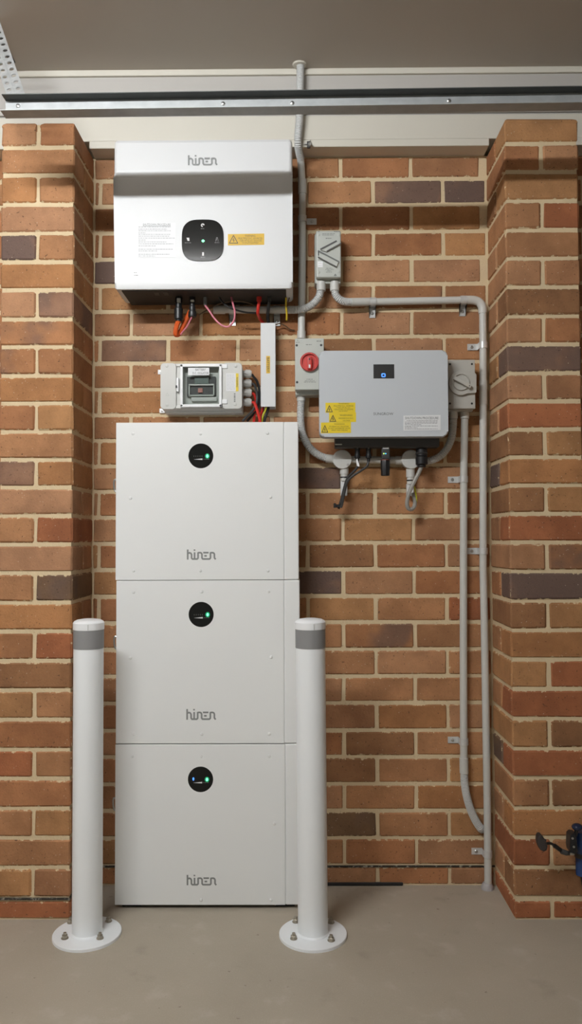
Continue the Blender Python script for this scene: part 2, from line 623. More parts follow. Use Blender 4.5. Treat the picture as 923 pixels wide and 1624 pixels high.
fl = finish('floor', box(-ROOM_X, ROOM_X, ROOM_Y, 0.25, -0.1, 0.0), CONCRETE, angle=0)
tag(fl, 'worn grey-brown concrete garage floor', 'floor', kind='structure')
ce = finish('ceiling', box(-ROOM_X, ROOM_X, ROOM_Y, 0.25, ZCEIL, ZCEIL + 0.1), CEIL, angle=0)
tag(ce, 'flat taupe-grey garage ceiling', 'ceiling', kind='structure')
for nm, bx, lb in (('wall_left', (-ROOM_X - 0.1, -ROOM_X, ROOM_Y, 0.25, -0.1, ZCEIL + 0.1), 'plain pale plaster wall on the left side of the garage'),
                   ('wall_right', (ROOM_X, ROOM_X + 0.1, ROOM_Y, 0.25, -0.1, ZCEIL + 0.1), 'plain pale plaster wall on the right side of the garage'),
                   ('wall_front', (-ROOM_X - 0.1, ROOM_X + 0.1, ROOM_Y - 0.1, ROOM_Y, -0.1, ZCEIL + 0.1), 'plain pale wall opposite the brick bay')):
    tag(finish(nm, box(*bx), PLASTER, angle=0), lb, 'wall', kind='structure')

# bed joints read off the photograph on the piers and on the wall
LPJ = [234,280,326,372,416.2,459,506.4,549,594.3,639,685,727.6,772.4,817,863.8,909,956.4,1001.4,1049,1095,1142.4,1188.4,1236.7,1283.3,1331.6,1378.8,1427]
RPJ = [226.5,273,319.7,366.3,410.5,455.8,500.4,545.6,591.6,637.2,681.8,725.7,769.7,815.9,861.5,908.7,954.5,1001.5,1047,1096,1141,1188.5,1234.8,1282.4,1327,1374.6,1426]
BJ = {0:283.7,1:322.9,2:365.2,3:406.8,4:449.1,5:491.8,12:778.4,13:819,14:859.9,15:901.5,16:944.2,17:986.1,18:1029.1,19:1071,20:1114.4,21:1158.4,22:1199.4,23:1242.7,24:1286,25:1328.7,26:1372}
BJL = {6:536.2,7:577,8:618.5,9:658.4,10:698.7,11:740}
ZJ = []
for i in range(27):
    zs = [P(60, LPJ[i], -DEP).z, P(860, RPJ[i], -DEP).z]
    zs.append(P(600, BJ[i]).z if i in BJ else P(170, BJL[i]).z)
    ZJ.append((zs[0] + zs[1] + zs[2] * 2) / 4)
BED = 0.0108
PERP = 0.0100

BM_CACHE = {}
def brick_mesh(dx, dy, dz, bev, var):
    key = (round(dx, 2), round(dy, 2), round(dz, 2), bev, var)
    if key in BM_CACHE:
        return BM_CACHE[key], key
    kx, ky, kz = key[:3]
    kx, ky, kz = max(kx, 0.01), max(ky, 0.01), max(kz, 0.01)
    rnd = random.Random(str(key))
    b = box(-kx / 2, kx / 2, -ky / 2, ky / 2, -kz / 2, kz / 2)
    if bev > 0.012:                       # bullnosed top course
        bevel(b, bev, 3, [e for e in b.edges if e.verts[0].co.z > 0 and e.verts[1].co.z > 0])
        bevel(b, 0.005, 1, [e for e in b.edges if max(e.verts[0].co.z, e.verts[1].co.z) < 0 or abs(e.verts[0].co.z - e.verts[1].co.z) > kz * 0.5])
    else:
        bevel(b, min(bev, kx * 0.3, kz * 0.3), 1)
    for v in b.verts:
        v.co += Vector((rnd.uniform(-1, 1) * 0.0016, rnd.uniform(-1, 1) * 0.0008, rnd.uniform(-1, 1) * 0.0013))
    me = bpy.data.meshes.new('brick')
    b.to_mesh(me)
    b.free()
    at = me.attributes.new('half', 'FLOAT_VECTOR', 'POINT')
    for d in at.data:
        d.vector = (kx / 2, ky / 2, kz / 2)
    me.materials.append(BRICK)
    BM_CACHE[key] = me
    return me, key

PAL = [((0.375, 0.188, 0.090), 4), ((0.405, 0.212, 0.110), 3), ((0.36, 0.165, 0.076), 3), ((0.335, 0.166, 0.083), 2), ((0.39, 0.203, 0.090), 2), ((0.325, 0.144, 0.064), 1)]
PALL = [c for c, n in PAL for _ in range(n)]
TONES = {'d': ((0.245, 0.135, 0.085), 0.62), 'p': ((0.27, 0.150, 0.095), 0.52), 'b': ((0.265, 0.132, 0.062), 0.28), 'k': ((0.185, 0.108, 0.058), 0.45),
         'r': ((0.335, 0.125, 0.056), 0.0), 'o': ((0.385, 0.185, 0.078), 0.08), 't': ((0.385, 0.205, 0.112), 0.0), 'h': ((0.36, 0.170, 0.078), 0.46)}
def brick(parent, x0, x1, y0, y1, z0, z1, tone=None, bev=0.0045, rnd=random):
    if x1 - x0 < 0.008 or z1 - z0 < 0.008:
        return
    me, key = brick_mesh(x1 - x0, y1 - y0, z1 - z0, bev, rnd.randrange(4))
    o = bpy.data.objects.new('brick', me)
    COL.objects.link(o)
    o.parent = parent
    o.location = ((x0 + x1) / 2, (y0 + y1) / 2 + rnd.uniform(-0.0012, 0.0012), (z0 + z1) / 2)
    o.scale = ((x1 - x0) / max(key[0], 0.01), (y1 - y0) / max(key[1], 0.01), (z1 - z0) / max(key[2], 0.01))
    if tone:
        c, fl_ = TONES[tone]
    else:
        c, fl_ = rnd.choice(PALL), rnd.choice((0, 0, 0, 0.05, 0.1, 0.2))
    k = rnd.uniform(0.92, 1.08)
    o.color = (c[0] * k, c[1] * k, c[2] * k, 1.0 - fl_)

def rows():
    """(row number, bottom z, top z) from the ceiling down; row i lies under joint i"""
    yield -1, ZJ[0] + BED / 2, None
    for i in range(26):
        yield i, ZJ[i + 1] + BED / 2, ZJ[i] - BED / 2
    yield 26, 0.004, ZJ[26] - BED / 2

# back wall of the bay: mortar bed with every brick on it
wb = finish('wall_back', box(XL - PWID - 0.42, XR + PWID + 0.42, 0.0035, 0.22, 0.0, ZBEAM), MORTAR, angle=0)
tag(wb, 'brown face-brick wall with cream mortar between two brick piers', 'wall', kind='structure')
rb = random.Random(11)
EVEN = [-1.345, -1.16, -0.918, -0.676, -0.44, -0.20, 0.036, 0.2655, 0.5065, 0.747, 0.988, 1.229, 1.307]
ODD = [-1.345, -1.05, -0.8085, -0.5675, -0.3265, -0.0855, 0.1555, 0.3965, 0.6375, 0.8785, 1.12, 1.307]
WTONE = {(0, 6): 'p', (0, 7): 'd', (3, 1): 'd', (3, 2): 'p', (4, 6): 'h', (6, 2): 'p', (6, 5): 'b', (6, 6): 't', (11, 4): 'd', (14, 5): 'b', (15, 4): 'd',
         (17, 5): 'h', (22, 5): 'b', (24, 5): 'k', (3, 6): 't', (5, 5): 't', (8, 2): 'o', (10, 2): 'o', (16, 7): 'r', (20, 6): 'o', (23, 6): 'o', (21, 5): 'b', (5, 2): 't', (5, 3): 'o'}
for i, z0, z1 in rows():
    z1 = z1 or ZBEAM - 0.003
    edges = EVEN if i % 2 == 0 else ODD
    for k in range(len(edges) - 1):
        x0, x1 = edges[k] + PERP / 2, edges[k + 1] - PERP / 2
        # keep clear of the piers, which are built by themselves
        for lo, hi in ((XL - PWID, XL), (XR, XR + PWID)):
            if x0 >= lo and x1 <= hi:
                x1 = x0
            elif x0 < hi < x1 and x0 >= lo:
                x0 = hi + 0.004
            elif x0 < lo < x1 and x1 <= hi:
                x1 = lo - 0.004
        if x1 - x0 > 0.012:
            brick(wb, x0, x1, 0.0, 0.05, z0, z1, WTONE.get((i, k - 1)), rnd=rb)
finish('damp_course', box(XL, XR, -0.001, 0.02, ZJ[26] - 0.004, ZJ[26] + 0.001), DPC, wb, angle=0)

LT = {(3, 0): 'd', (5, 1): 'p', (6, 0): 'h', (7, 0): 'h', (7, 1): 'h', (11, 0): 'p', (11, 1): 'o', (13, 1): 'r', (15, 1): 'k', (16, 0): 'o', (17, 0): 'h', (17, 1): 'r', (18, 0): 'b',
      (4, 0): 'o', (2, 0): 't', (5, 0): 't', (8, 0): 'o', (14, 0): 't', (12, 0): 't', (21, 0): 'r', (26, 0): 'r', (26, 1): 'r', (1, 0): 'o'}
RT = {(15, 0): 'd', (7, 0): 'p', (5, 0): 'b', (2, 1): 'r', (2, 9): 'd', (9, 0): 'r', (11, 0): 'o', (13, 0): 'r', (14, 1): 'h', (17, 0): 'o', (18, 1): 'r',
      (19, 0): 'r', (20, 1): 'b', (21, 0): 'r', (22, 1): 'b', (23, 0): 'o', (24, 0): 'r', (25, 0): 'b', (26, 0): 'r', (26, 1): 'r', (21, 9): 'k', (11, 9): 'd', (1, 9): 'b', (8, 0): 't', (16, 0): 'b', (10, 0): 'b', (12, 0): 'b'}
def pier(name, xa, xb, label, parity, tones, inner, seed):
    w = finish(name, box(xa + 0.0045, xb - 0.0045, -DEP + 0.0045, 0.003, 0.0, ZPIER - 0.034), MORTAR, angle=0)
    finish('joint_filling', box(xa + 0.03, xb - 0.03, -DEP + 0.010, -0.03, ZPIER - 0.035, ZPIER - 0.009), MORTAR, w, angle=0)
    tag(w, label, 'wall', kind='structure')
    rnd = random.Random(seed)
    for i, z0, z1 in rows():
        bev = 0.0050
        if z1 is None:
            z1, bev = ZPIER, 0.022
        back = -0.001
        if i == 26:
            z1 -= 0.004
        split = (i % 2) == parity
        xm = (xa + xb) / 2
        if split:        # two headers, each running back into the pier
            brick(w, xa, xm - PERP / 2, -DEP, back, z0, z1, tones.get((i, 0)), bev, rnd)
            brick(w, xm + PERP / 2, xb, -DEP, back, z0, z1, tones.get((i, 1)), bev, rnd)
        else:            # one stretcher in front, another behind it
            ym = -DEP + 0.112
            brick(w, xa, xb, -DEP, ym, z0, z1, tones.get((i, 0)), bev, rnd)
            brick(w, xa, xb, ym + 0.010, back, z0, z1, tones.get((i, 9)), bev, rnd)
    finish('damp_course', box(xa + 0.001, xb - 0.001, -DEP - 0.0015, 0.0, ZJ[26] - 0.0045, ZJ[26] + 0.0015), DPC, w, angle=0) if inner > 0 else None
    return w
pier('wall_pier_left', XL - PWID, XL, 'brick pier with rounded top bricks beside the battery stack', 1, LT, 1, 21)
pier('wall_pier_right', XR, XR + PWID, 'brick pier with rounded corner bricks beside the long conduit', 0, RT, -1, 33)
# the outer bays carry on as plain brickwork past the frame
for nm, a, b_ in (('wall_back_outer_left', -ROOM_X, XL - PWID - 0.42), ('wall_back_outer_right', XR + PWID + 0.42, ROOM_X)):
    w = finish(nm, box(a, b_, 0.0035, 0.22, 0.0, ZBEAM), MORTAR, angle=0)
    tag(w, 'brick wall carrying on past the pier on the ' + nm.split('_')[-1], 'wall', kind='structure')
    bmj = None
    for i, z0, z1 in rows():
        x = a + (0.12 if i % 2 else 0.0)
        while x < b_ - 0.05:
            bmj = box(max(a, x), min(b_, x + 0.23), 0.0, 0.02, z0, z1 or ZBEAM - 0.003, bm=bmj)
            x += 0.241
    o = finish('brickwork', bmj, mat('plain_brick', (0.34, 0.15, 0.075), 0.85, var=0.2, vscale=5), w, angle=0)
    tag(o, kind='stuff')

# boards over the bay, from the brick head up to the ceiling
def trim(name, x0, x1, y0, y1, z0, z1, m, label, bev=0.0015):
    return tag(finish(name, box(x0, x1, y0, y1, z0, z1, bev, 1), m), label, 'trim', kind='structure')
trim('trim_1', XL + 0.002, XR - 0.006, -0.070, 0.21, ZBEAM, 2.503, BEAM, 'cream channel lip closing the head of the brick bay')
trim('trim_2', -ROOM_X, ROOM_X, -0.066, 0.21, 2.5045, 2.588, BEAM, 'wide cream painted board over the piers')
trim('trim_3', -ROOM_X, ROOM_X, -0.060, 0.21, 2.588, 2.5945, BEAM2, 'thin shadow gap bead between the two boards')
trim('trim_4', -ROOM_X, ROOM_X, -0.068, 0.21, 2.5945, 2.7245, BEAM2, 'upper light grey board under the ceiling')
trim('trim_5', -ROOM_X, ROOM_X, -0.076, 0.21, 2.7245, ZCEIL, BEAM, 'narrow white bead where board meets ceiling')
trim('trim_6', -ROOM_X, XL - PWID, -0.070, 0.21, ZBEAM, 2.503, BEAM, 'cream channel lip beyond the left pier')
trim('trim_7', XR + PWID, ROOM_X, -0.070, 0.21, ZBEAM, 2.503, BEAM, 'cream channel lip beyond the right pier')

q0, q1 = P(480, 1400), P(639, 1400)
finish('base_strip', box(q0.x, q1.x, -0.004, 0.004, 0.0, 0.011, 0.002, 1), BLACK, wb)  # thin black strip along part of the wall base

# ------------------------------------------------------------------ lamp of the garage
t = thing('batten_light', (LAMP.x, LAMP.y, ZCEIL), 'white ceiling batten with one long lit tube in front of the brick bay', 'lamp')
hl = LAMP_LEN / 2
finish('housing', box(LAMP.x - hl - 0.03, LAMP.x + hl + 0.03, LAMP.y - 0.03, LAMP.y + 0.03, ZCEIL - 0.022, ZCEIL, 0.003, 1), CAPW, t)
for sx in (-1, 1):
    finish('tube_holder', box(LAMP.x + sx * (hl + 0.012) - 0.008, LAMP.x + sx * (hl + 0.012) + 0.008, LAMP.y - 0.02, LAMP.y + 0.02, LAMP.z - 0.02, ZCEIL - 0.02), CAPW, t)
finish('lit_tube', tube([(LAMP.x - hl, LAMP.y, LAMP.z), (LAMP.x, LAMP.y, LAMP.z), (LAMP.x + hl, LAMP.y, LAMP.z)], LAMP_R, 12), BULB, t)

# ------------------------------------------------------------------ battery stack
YB = -0.167
LOGO_L = [[(125, 145), (125, 355)], [(125, 232), (160, 212), (190, 222), (207, 250), (207, 322), (224, 343), (325, 343), (343, 324), (343, 203)], [(270, 203), (270, 343)], [(268, 143), (268, 172)],
          [(343, 212), (392, 210), (415, 222), (425, 245), (425, 320), (442, 342), (585, 342), (605, 322), (605, 203)], [(452, 210), (565, 210)], [(475, 277), (528, 277)],
          [(605, 212), (655, 210), (678, 222), (688, 245), (688, 318), (714, 350)]]
def wordmark(parent, a0, b0, a1, b1, y):
    ls = [[(P(a0 + (x - 109) / 605 * (a1 - a0), b0 + (v - 145) / 210 * (b1 - b0), y).x, P(a0 + (x - 109) / 605 * (a1 - a0), b0 + (v - 145) / 210 * (b1 - b0), y).z) for x, v in ln] for ln in LOGO_L]
    return finish('wordmark', strokes(ls, 0.0052, y), LOGO, parent, angle=0)

MODS = [(184.0, 670.0, 474.2, 919.6, 318.5, 723.0, 296.5, 871.5, 342.0, 887.5, [(211, 688), (318, 688), (424, 687), (207, 790), (429, 788), (212, 905), (318, 905), (425, 905)], 450, (770, 'top'), 'topmost'),
        (184.4, 920.6, 476.3, 1179.4, 319.0, 974.5, 295.5, 1124.5, 342.0, 1141.5, [(212, 939), (320, 938), (426, 938), (207, 1043), (430, 1042), (212, 1164), (320, 1164), (427, 1164)], 450.5, (1019, 'mid'), 'middle'),
        (182.8, 1180.4, 477.5, 1441.5, 318.0, 1236.0, 296.0, 1387.5, 343.0, 1404.0, [(210, 1199), (319, 1199), (427, 1199), (435, 1306), (319, 1427), (430, 1427)], 452.5, (1275, 'low'), 'bottom')]
for n_, (a0, b0, a1, b1, cx, cy, l0, m0, l1, m1, scr, seam, (hy, _), word) in enumerate(MODS):
    tl, br = P(a0, b0, YB), P(a1, b1, YB)
    zb = br.z if n_ < 2 else 0.012
    extra = ('top of the stack under the cable duct, green light', 'middle of the stack of three, green light', 'bottom of the stack, with a blue and a green light')[n_]
    t = thing('battery_module', ((tl.x + br.x) / 2, -0.09, zb), 'white battery cabinet, ' + extra, 'battery', 'stacked white battery modules')
    xs = P(seam, (b0 + b1) / 2, YB).x
    gap = 0.0008
    finish('case', box(tl.x + 0.002, br.x - 0.003, YB + 0.004, -0.012, zb + gap, tl.z - gap, 0.003, 2), WHITE, t)
    fp = finish('front_panel', box(tl.x, xs - 0.0004, YB, YB + 0.03, zb + gap, tl.z - gap, 0.0018, 2), WHITE, t)
    finish('side_cover', box(xs + 0.0004, br.x, YB + 0.0005, -0.05, zb + gap * 0.6, tl.z - gap * 0.6, 0.004, 3), WHITE, t)
    if n_ == 2:
        for fx in (tl.x + 0.05, br.x - 0.05):
            finish('foot', box(fx - 0.03, fx + 0.03, YB + 0.02, -0.03, 0.0, zb + 0.003), BLACK, t)
    # round display window
    c = P(cx, cy, YB)
    dsp = finish('display', lathe([(0.0, -0.0012), (0.0388, -0.0012), (0.0405, 0.0006), (0.0405, 0.002), (0.0, 0.002)], (c.x, YB, c.z), 'y', 40), BLACKG, t)
    yd = YB - 0.0016
    g = P(cx + 10.3, cy + 0.3, yd)
    finish('green_light', prism(circ(g.x, g.z, 0.0036, 16, 0.0052), yd - 0.0006, YB - 0.001), GRN, dsp)
    finish('light_ring', prism(circ(g.x, g.z, 0.0075, 20, 0.0085), yd + 0.0001, YB - 0.001), GRND, dsp)
    if n_ == 2:
        g = P(cx - 11.3, cy - 0.6, yd)
        finish('blue_light', prism(circ(g.x, g.z, 0.0028, 16, 0.005), yd - 0.0006, YB - 0.001), BLU, dsp)
    finish('scale_bar', prism(ppoly([(cx - 11.5, cy + 5.6), (cx + 2.5, cy + 6.4), (cx + 2.5, cy + 4.0)], yd), yd, YB - 0.001), PRINTW, dsp, angle=0)
    bmk = fine_print([(cx + 4, cx + 14, cy + 5.2, 0.9)], yd, 3)
    if n_ < 2:
        for k in range(5):
            p = P(cx - 11 + k * 3.2, cy + 0.5, yd)
            bmk = strokes([[(p.x, p.z - 0.002), (p.x, p.z + 0.002)]], 0.0015, yd, bmk)
    finish('scale_marks', bmk, mat('dim_print', (0.12, 0.12, 0.115), 0.5), dsp, angle=0)
    wordmark(t, l0, m0, l1, m1, YB - 0.0003)
    for sx, sy in scr:
        p = P(sx, sy, YB)
        finish('screw_head', lathe([(0.0046, 0.0), (0.0048, -0.0016), (0.0034, -0.0030), (0.0, -0.0033)], (p.x, YB, p.z), 'y', 14), WHITE, t)
    # lifting handle on the flank
    hz = P(182, hy, -0.148).z
    hx = tl.x + 0.002
    finish('carry_handle', tube(smooth_path([(hx, -0.148, hz + 0.019), (hx - 0.011, -0.148, hz + 0.017), (hx - 0.0125, -0.148, hz), (hx - 0.009, -0.148, hz - 0.017), (hx, -0.148, hz - 0.022)], 6), 0.0032, 8), STEEL, t)

# ------------------------------------------------------------------ storage inverter at the head of the bay
YI = -0.190
tl, br = P(180.3, 218.5, YI), P(464.3, 455.0, YI)
zs1, zs2 = P(320, 272, YI).z, P(320, 279, YI).z
inv = thing('storage_inverter', ((tl.x + br.x) / 2, -0.09, br.z), 'large white wall inverter with black rounded-square display above the battery stack', 'inverter')
prof = [(-0.03, br.z), (YI + 0.014, br.z), (YI + 0.010, br.z + 0.02), (YI + 0.010, zs2), (YI + 0.007, zs2 + 0.004), (YI + 0.002, zs1 - 0.003), (YI, zs1 + 0.004), (YI + 0.002, tl.z - 0.016), (YI + 0.008, tl.z - 0.006), (YI + 0.02, tl.z), (-0.03, tl.z)]
bmv = prism_x(prof, tl.x, br.x)
ends = [e for e in bmv.edges if abs(e.verts[0].co.x - e.verts[1].co.x) < 1e-6 and min(e.verts[0].co.y, e.verts[1].co.y) < -0.1]
bevel(bmv, 0.013, 4, ends)
finish('cover', bmv, WHITE2, inv, angle=28)
finish('chassis', box(tl.x + 0.02, br.x - 0.02, -0.032, -0.012, br.z + 0.002, tl.z - 0.02, 0.004, 1), DARKMET, inv)
finish('bottom_plate', box(tl.x + 0.022, br.x - 0.022, YI + 0.024, -0.014, br.z - 0.0025, br.z + 0.001), mat('black_base_plate', (0.022, 0.021, 0.02), 0.6, var=0.15), inv, angle=0)
finish('mounting_plate', box(tl.x + 0.06, br.x - 0.06, -0.012, -0.001, br.z + 0.06, tl.z - 0.06), GALV, inv)
for fx in (209, 447):
    p = P(fx, 461, -0.13)
    finish('foot', box(p.x - 0.016, p.x + 0.016, -0.15, -0.10, p.z - 0.007, br.z + 0.004, 0.003, 1), GREYP, inv)
YF = YI + 0.010
c = P(321.6, 381.5, YF)
se = []
for i in range(48):
    a = 2 * math.pi * i / 48
    ca, sa = math.cos(a), math.sin(a)
    se.append((c.x + 0.0672 * math.copysign(abs(ca) ** 0.62, ca), c.z + 0.0672 * math.copysign(abs(sa) ** 0.62, sa)))
dsp = finish('display', prism(se, YF - 0.0035, YF, 0.0012, 2), BLACKG, inv)
yd = YF - 0.0038
bmk = strokes([[(P(319.8, 382, yd).x, P(319, 382, yd).z), (P(324.4, 382, yd).x, P(324, 382, yd).z)], [(P(322, 380, yd).x, P(322, 380, yd).z), (P(322, 384.2, yd).x, P(322, 384.2, yd).z)]], 0.0042, yd)
finish('green_light', bmk, GRN, dsp, angle=0)
p = P(321.5, 357.2, yd)
bmk = strokes([[(x, z) for x, z in circ(p.x, p.z, 0.0045, 12)[:10]]], 0.0028, yd)
finish('icon', strokes([[(p.x, p.z), (p.x + 0.003, p.z + 0.004)]], 0.002, yd, bmk), PRINTW, dsp, angle=0)
finish('icon', prism(ppoly([(295.8, 377), (300, 377), (300.5, 382), (297.5, 382)], yd), yd, YF - 0.003), PRINTW, dsp, angle=0)
finish('icon', prism(ppoly([(320.6, 400), (323.4, 400), (323.4, 405.5), (320.6, 405.5)], yd), yd, YF - 0.003), PRINTW, dsp, angle=0)
q = [(P(a, b, yd).x, P(a, b, yd).z) for a, b in ((342, 383), (343.4, 376.5), (344.8, 376.5), (346.2, 383))]
finish('icon', strokes([q, [q[0], q[2]]], 0.0011, yd), mat('dim_print2', (0.22, 0.22, 0.22), 0.5), dsp, angle=0)
for row in ((318.5, 325, 362.6, 0.8), (293, 303, 385, 0.8), (340.5, 348, 384.8, 0.8), (318, 326, 408, 0.8)):
    finish('icon_lettering', fine_print([row], yd, 9), mat('dim_print2', (0.2, 0.2, 0.2)), dsp, angle=0)
wordmark(inv, 298.0, 246.2, 344.2, 262.0, YI - 0.0006)
# shutdown label, yellow warning label, small tag
s = sticker(inv, 218.2, 353.4, 278.3, 408.2, YF, PAPER)
letters('lettering', [('SHUTDOWN PROCEDURE', 226.5, 354.4, 270.5, 357.6)], YF - 0.0011, PRINT, s)
rws = []
for k, (xe, yy) in enumerate(((272, 360), (265, 363.3), (271, 366), (231, 369.2), (270, 371.8), (269, 374.7), (277, 377.7), (231, 380.8), (264, 383.8), (275, 386.8), (247, 390), (274, 395.2), (250, 398), (270, 403.2), (246, 406))):
    rws.append((219.5, xe, yy, 0.95))
finish('small_print', fine_print(rws, YF - 0.0011, 5), mat('label_grey_print', (0.33, 0.33, 0.34), 0.5), s, angle=0)
finish('underline', prism(ppoly([(226.5, 358.6), (270.5, 358.6), (270.5, 358.1), (226.5, 358.1)], YF - 0.0010), YF - 0.0010, YF - 0.0008), PRINT, s, angle=0)
s = sticker(inv, 361.3, 370.8, 419.0, 388.6, YF, AMBER, tilt=0.5)
def hazard(parent, x, y0, w, h, yy):
    """printed warning triangle with a bolt"""
    pts = ppoly([(x, y0 + h), (x + w / 2, y0), (x + w, y0 + h)], yy)
    bmk = strokes([pts + [pts[0], pts[1]]], 0.0021, yy)
    bl = ppoly([(x + w * 0.54, y0 + h * 0.34), (x + w * 0.42, y0 + h * 0.62), (x + w * 0.58, y0 + h * 0.60), (x + w * 0.48, y0 + h * 0.88)], yy)
    finish('hazard_symbol', strokes([bl], 0.0017, yy, bmk), PRINTD, parent, angle=0)
hazard(s, 363.6, 373.4, 13.5, 12.2, YF - 0.0011)
letters('lettering', [('WARNING', 388.5, 372.3, 405, 375.6), ('MULTIPLE D.C. SOURCES', 378, 376.6, 416, 379.6), ('TURN OFF ALL D.C. ISOLATORS', 380, 380.5, 415, 383.2), ('TO ISOLATE EQUIPMENT', 384, 384.1, 410, 386.8)], YF - 0.0011, mat('brown_print', (0.16, 0.09, 0.01), 0.5), s)
s = sticker(inv, 211.2, 429.8, 220.2, 439.5, YF, PAPER)
finish('small_print', fine_print([(212.5, 217, 432.5, 0.8), (212.5, 219, 436.5, 0.8)], YF - 0.0011, 8), PRINT, s, angle=0)

# plugs and glands hanging under the inverter
YP = -0.095
def plug(parent, name, px, segs, y=YP, m=BLACK, axis_n=14):
    """stacked plug body: (half width px, from py, to py)"""
    bmk = None
    for hw, p0, p1 in segs:
        a, b_ = P(px, p0, y), P(px, p1, y)
        r = hw / 480.0
        bmk = lathe([(0, 0), (r * 0.9, 0), (r, 0.002), (r, a.z - b_.z - 0.002), (r * 0.9, a.z - b_.z), (0, a.z - b_.z)], (a.x, y, b_.z), 'z', axis_n, bmk)
    return finish(name, bmk, m, parent)
plug(inv, 'power_plug', 283.3, [(5.0, 456, 472), (6.0, 472, 481), (5.2, 481, 489), (7.0, 489, 507), (5.2, 507, 510)])
plug(inv, 'power_plug', 305.0, [(5.0, 456, 466), (6.2, 466, 470), (5.0, 470, 478), (4.4, 478, 486), (5.2, 486, 494), (6.6, 494, 503)])
for px, p0, p1 in ((283.5, 473, 480), (305, 475.5, 478.5)):
    p = P(px, (p0 + p1) / 2, YP - 0.012)
    finish('plug_clip', box(p.x - 0.006, p.x + 0.006, YP - 0.0155, YP - 0.006, p.z - (p1 - p0) / 960, p.z + (p1 - p0) / 960, 0.001, 1), GREYP, inv)
plug(inv, 'signal_socket', 325.3, [(3.2, 456, 465), (2.9, 465, 484)], m=mat('grey_socket', (0.16, 0.17, 0.17), 0.4))
plug(inv, 'signal_socket', 346.0, [(3.6, 456, 468)], m=DARKP)
plug(inv, 'signal_socket', 366.0, [(3.6, 456, 469)], m=DARKP)
plug(inv, 'red_plug', 411.0, [(3.6, 456, 466), (4.2, 466, 478)], m=REDC)
plug(inv, 'black_plug', 427.0, [(3.4, 456, 466), (2.9, 466, 478)], m=DARKP)
for px in (248.5, 263.0):
    p = P(px, 462.3, -0.145)
    finish('data_port', box(p.x - 0.009, p.x + 0.009, -0.152, -0.12, p.z - 0.006, br.z, 0.002, 1), DARKP, inv)

def wire(name, pts, r_px, m, label, cat='cable', y=YP, group=None, n=8, d=None):
    """pts: (px, py) or (px, py, depth)"""
    pp = [P(p[0], p[1], p[2] if len(p) > 2 else y) for p in pts]
    o = finish(name, tube(smooth_path(pp, n), r_px / 480.0, 8), m)
    return tag(o, label, cat, group)
wire('orange_cable', [(283.5, 508), (280, 518, -0.1), (278.6, 530, -0.1), (284, 529, -0.085), (291, 516, -0.075), (297, 503, -0.07), (303, 492, -0.065)], 4.0, ORANGE, 'thick orange cable looped below the black plugs of the white inverter')
wire('pink_wire', [(304, 503, -0.105), (297, 517, -0.108), (289, 527, -0.11), (286.5, 531, -0.112)], 1.2, PINK, 'short pink wire lying beside the orange cable')
wire('pink_wire', [(366.2, 469), (369.5, 482, -0.11), (372.5, 496, -0.115), (370.5, 509, -0.115), (362, 518, -0.112), (351, 515.5, -0.11), (340, 505, -0.105), (332.5, 494, -0.1), (325.4, 484.5, -0.095)], 1.5, PINK, 'pink wire hanging in a long loop under the white inverter')
wire('black_wire', [(346, 468), (351, 477), (361, 486, -0.1), (374, 491.5, -0.1), (390, 495.5, -0.09), (408, 496.5, -0.075)], 1.5, BLKC, 'thin black wire sagging under the white inverter towards the red cable')
wire('brown_wire', [(316, 499, -0.05), (330, 491, -0.06), (345, 483, -0.065), (362, 478.5, -0.07), (380, 477.5, -0.07), (396, 481, -0.065), (407, 485.5, -0.06)], 1.1, BRNC, 'thin brown wire arching under the white inverter')
wire('red_cable', [(411, 478), (409.5, 488), (409, 497, -0.085), (412, 505, -0.05), (417, 512, -0.035), (420, 520, -0.03)], 2.6, REDC, 'red cable running from the red plug into the white duct')
wire('black_cable', [(427, 478), (425.5, 490, -0.085), (424.5, 503, -0.05), (426, 514, -0.035), (427, 522, -0.03)], 2.7, BLKC, 'black cable running into the top of the white duct')
wire('yellow_wire', [(451, 463, -0.08), (453.5, 472, -0.085), (453.6, 486, -0.08), (454.8, 499, -0.075), (454.5, 508, -0.07)], 1.5, YELC, 'yellow wire hanging from the right foot of the white inverter')
wire('olive_wire', [(456.5, 463, -0.08), (459, 470, -0.08), (457, 478, -0.07), (454.8, 486, -0.055)], 0.9, BRNC, 'fine olive wire curling beside the yellow wire')
wire('brown_wire', [(436.5, 515, -0.03), (444, 513.2, -0.025), (452, 516.5, -0.02), (460, 522.5, -0.012), (467, 524, -0.006)], 1.0, BRNC, 'fine brown wire running along the bricks from the white duct')

# ------------------------------------------------------------------ white cable duct
YD = -0.055
tl, br = P(413.2, 512, YD), P(437.2, 645, YD)
du = thing('cable_duct', ((tl.x + br.x) / 2, -0.025, br.z), 'slim upright white cable duct between the breaker box and the red-knob switch', 'duct')
bmk = box(tl.x, br.x, YD, YD + 0.003, br.z, tl.z, 0.001, 1)
finish('lid', bmk, WHITE2, du)
bmk = box(tl.x + 0.001, tl.x + 0.003, YD + 0.003, -0.001, br.z, tl.z)
box(br.x - 0.003, br.x - 0.001, YD + 0.003, -0.001, br.z, tl.z, bm=bmk)
box(tl.x + 0.001, br.x - 0.001, -0.003, -0.001, br.z, tl.z, bm=bmk)
finish('channel', bmk, WHITE2, du)
s = sticker(du, 422.2, 564.5, 428.2, 592.0, YD, AMBER)
letters('lettering', [('BATTERY', 423.4, 567, 427.0, 590, 1)], YD - 0.0011, PRINTD, s)

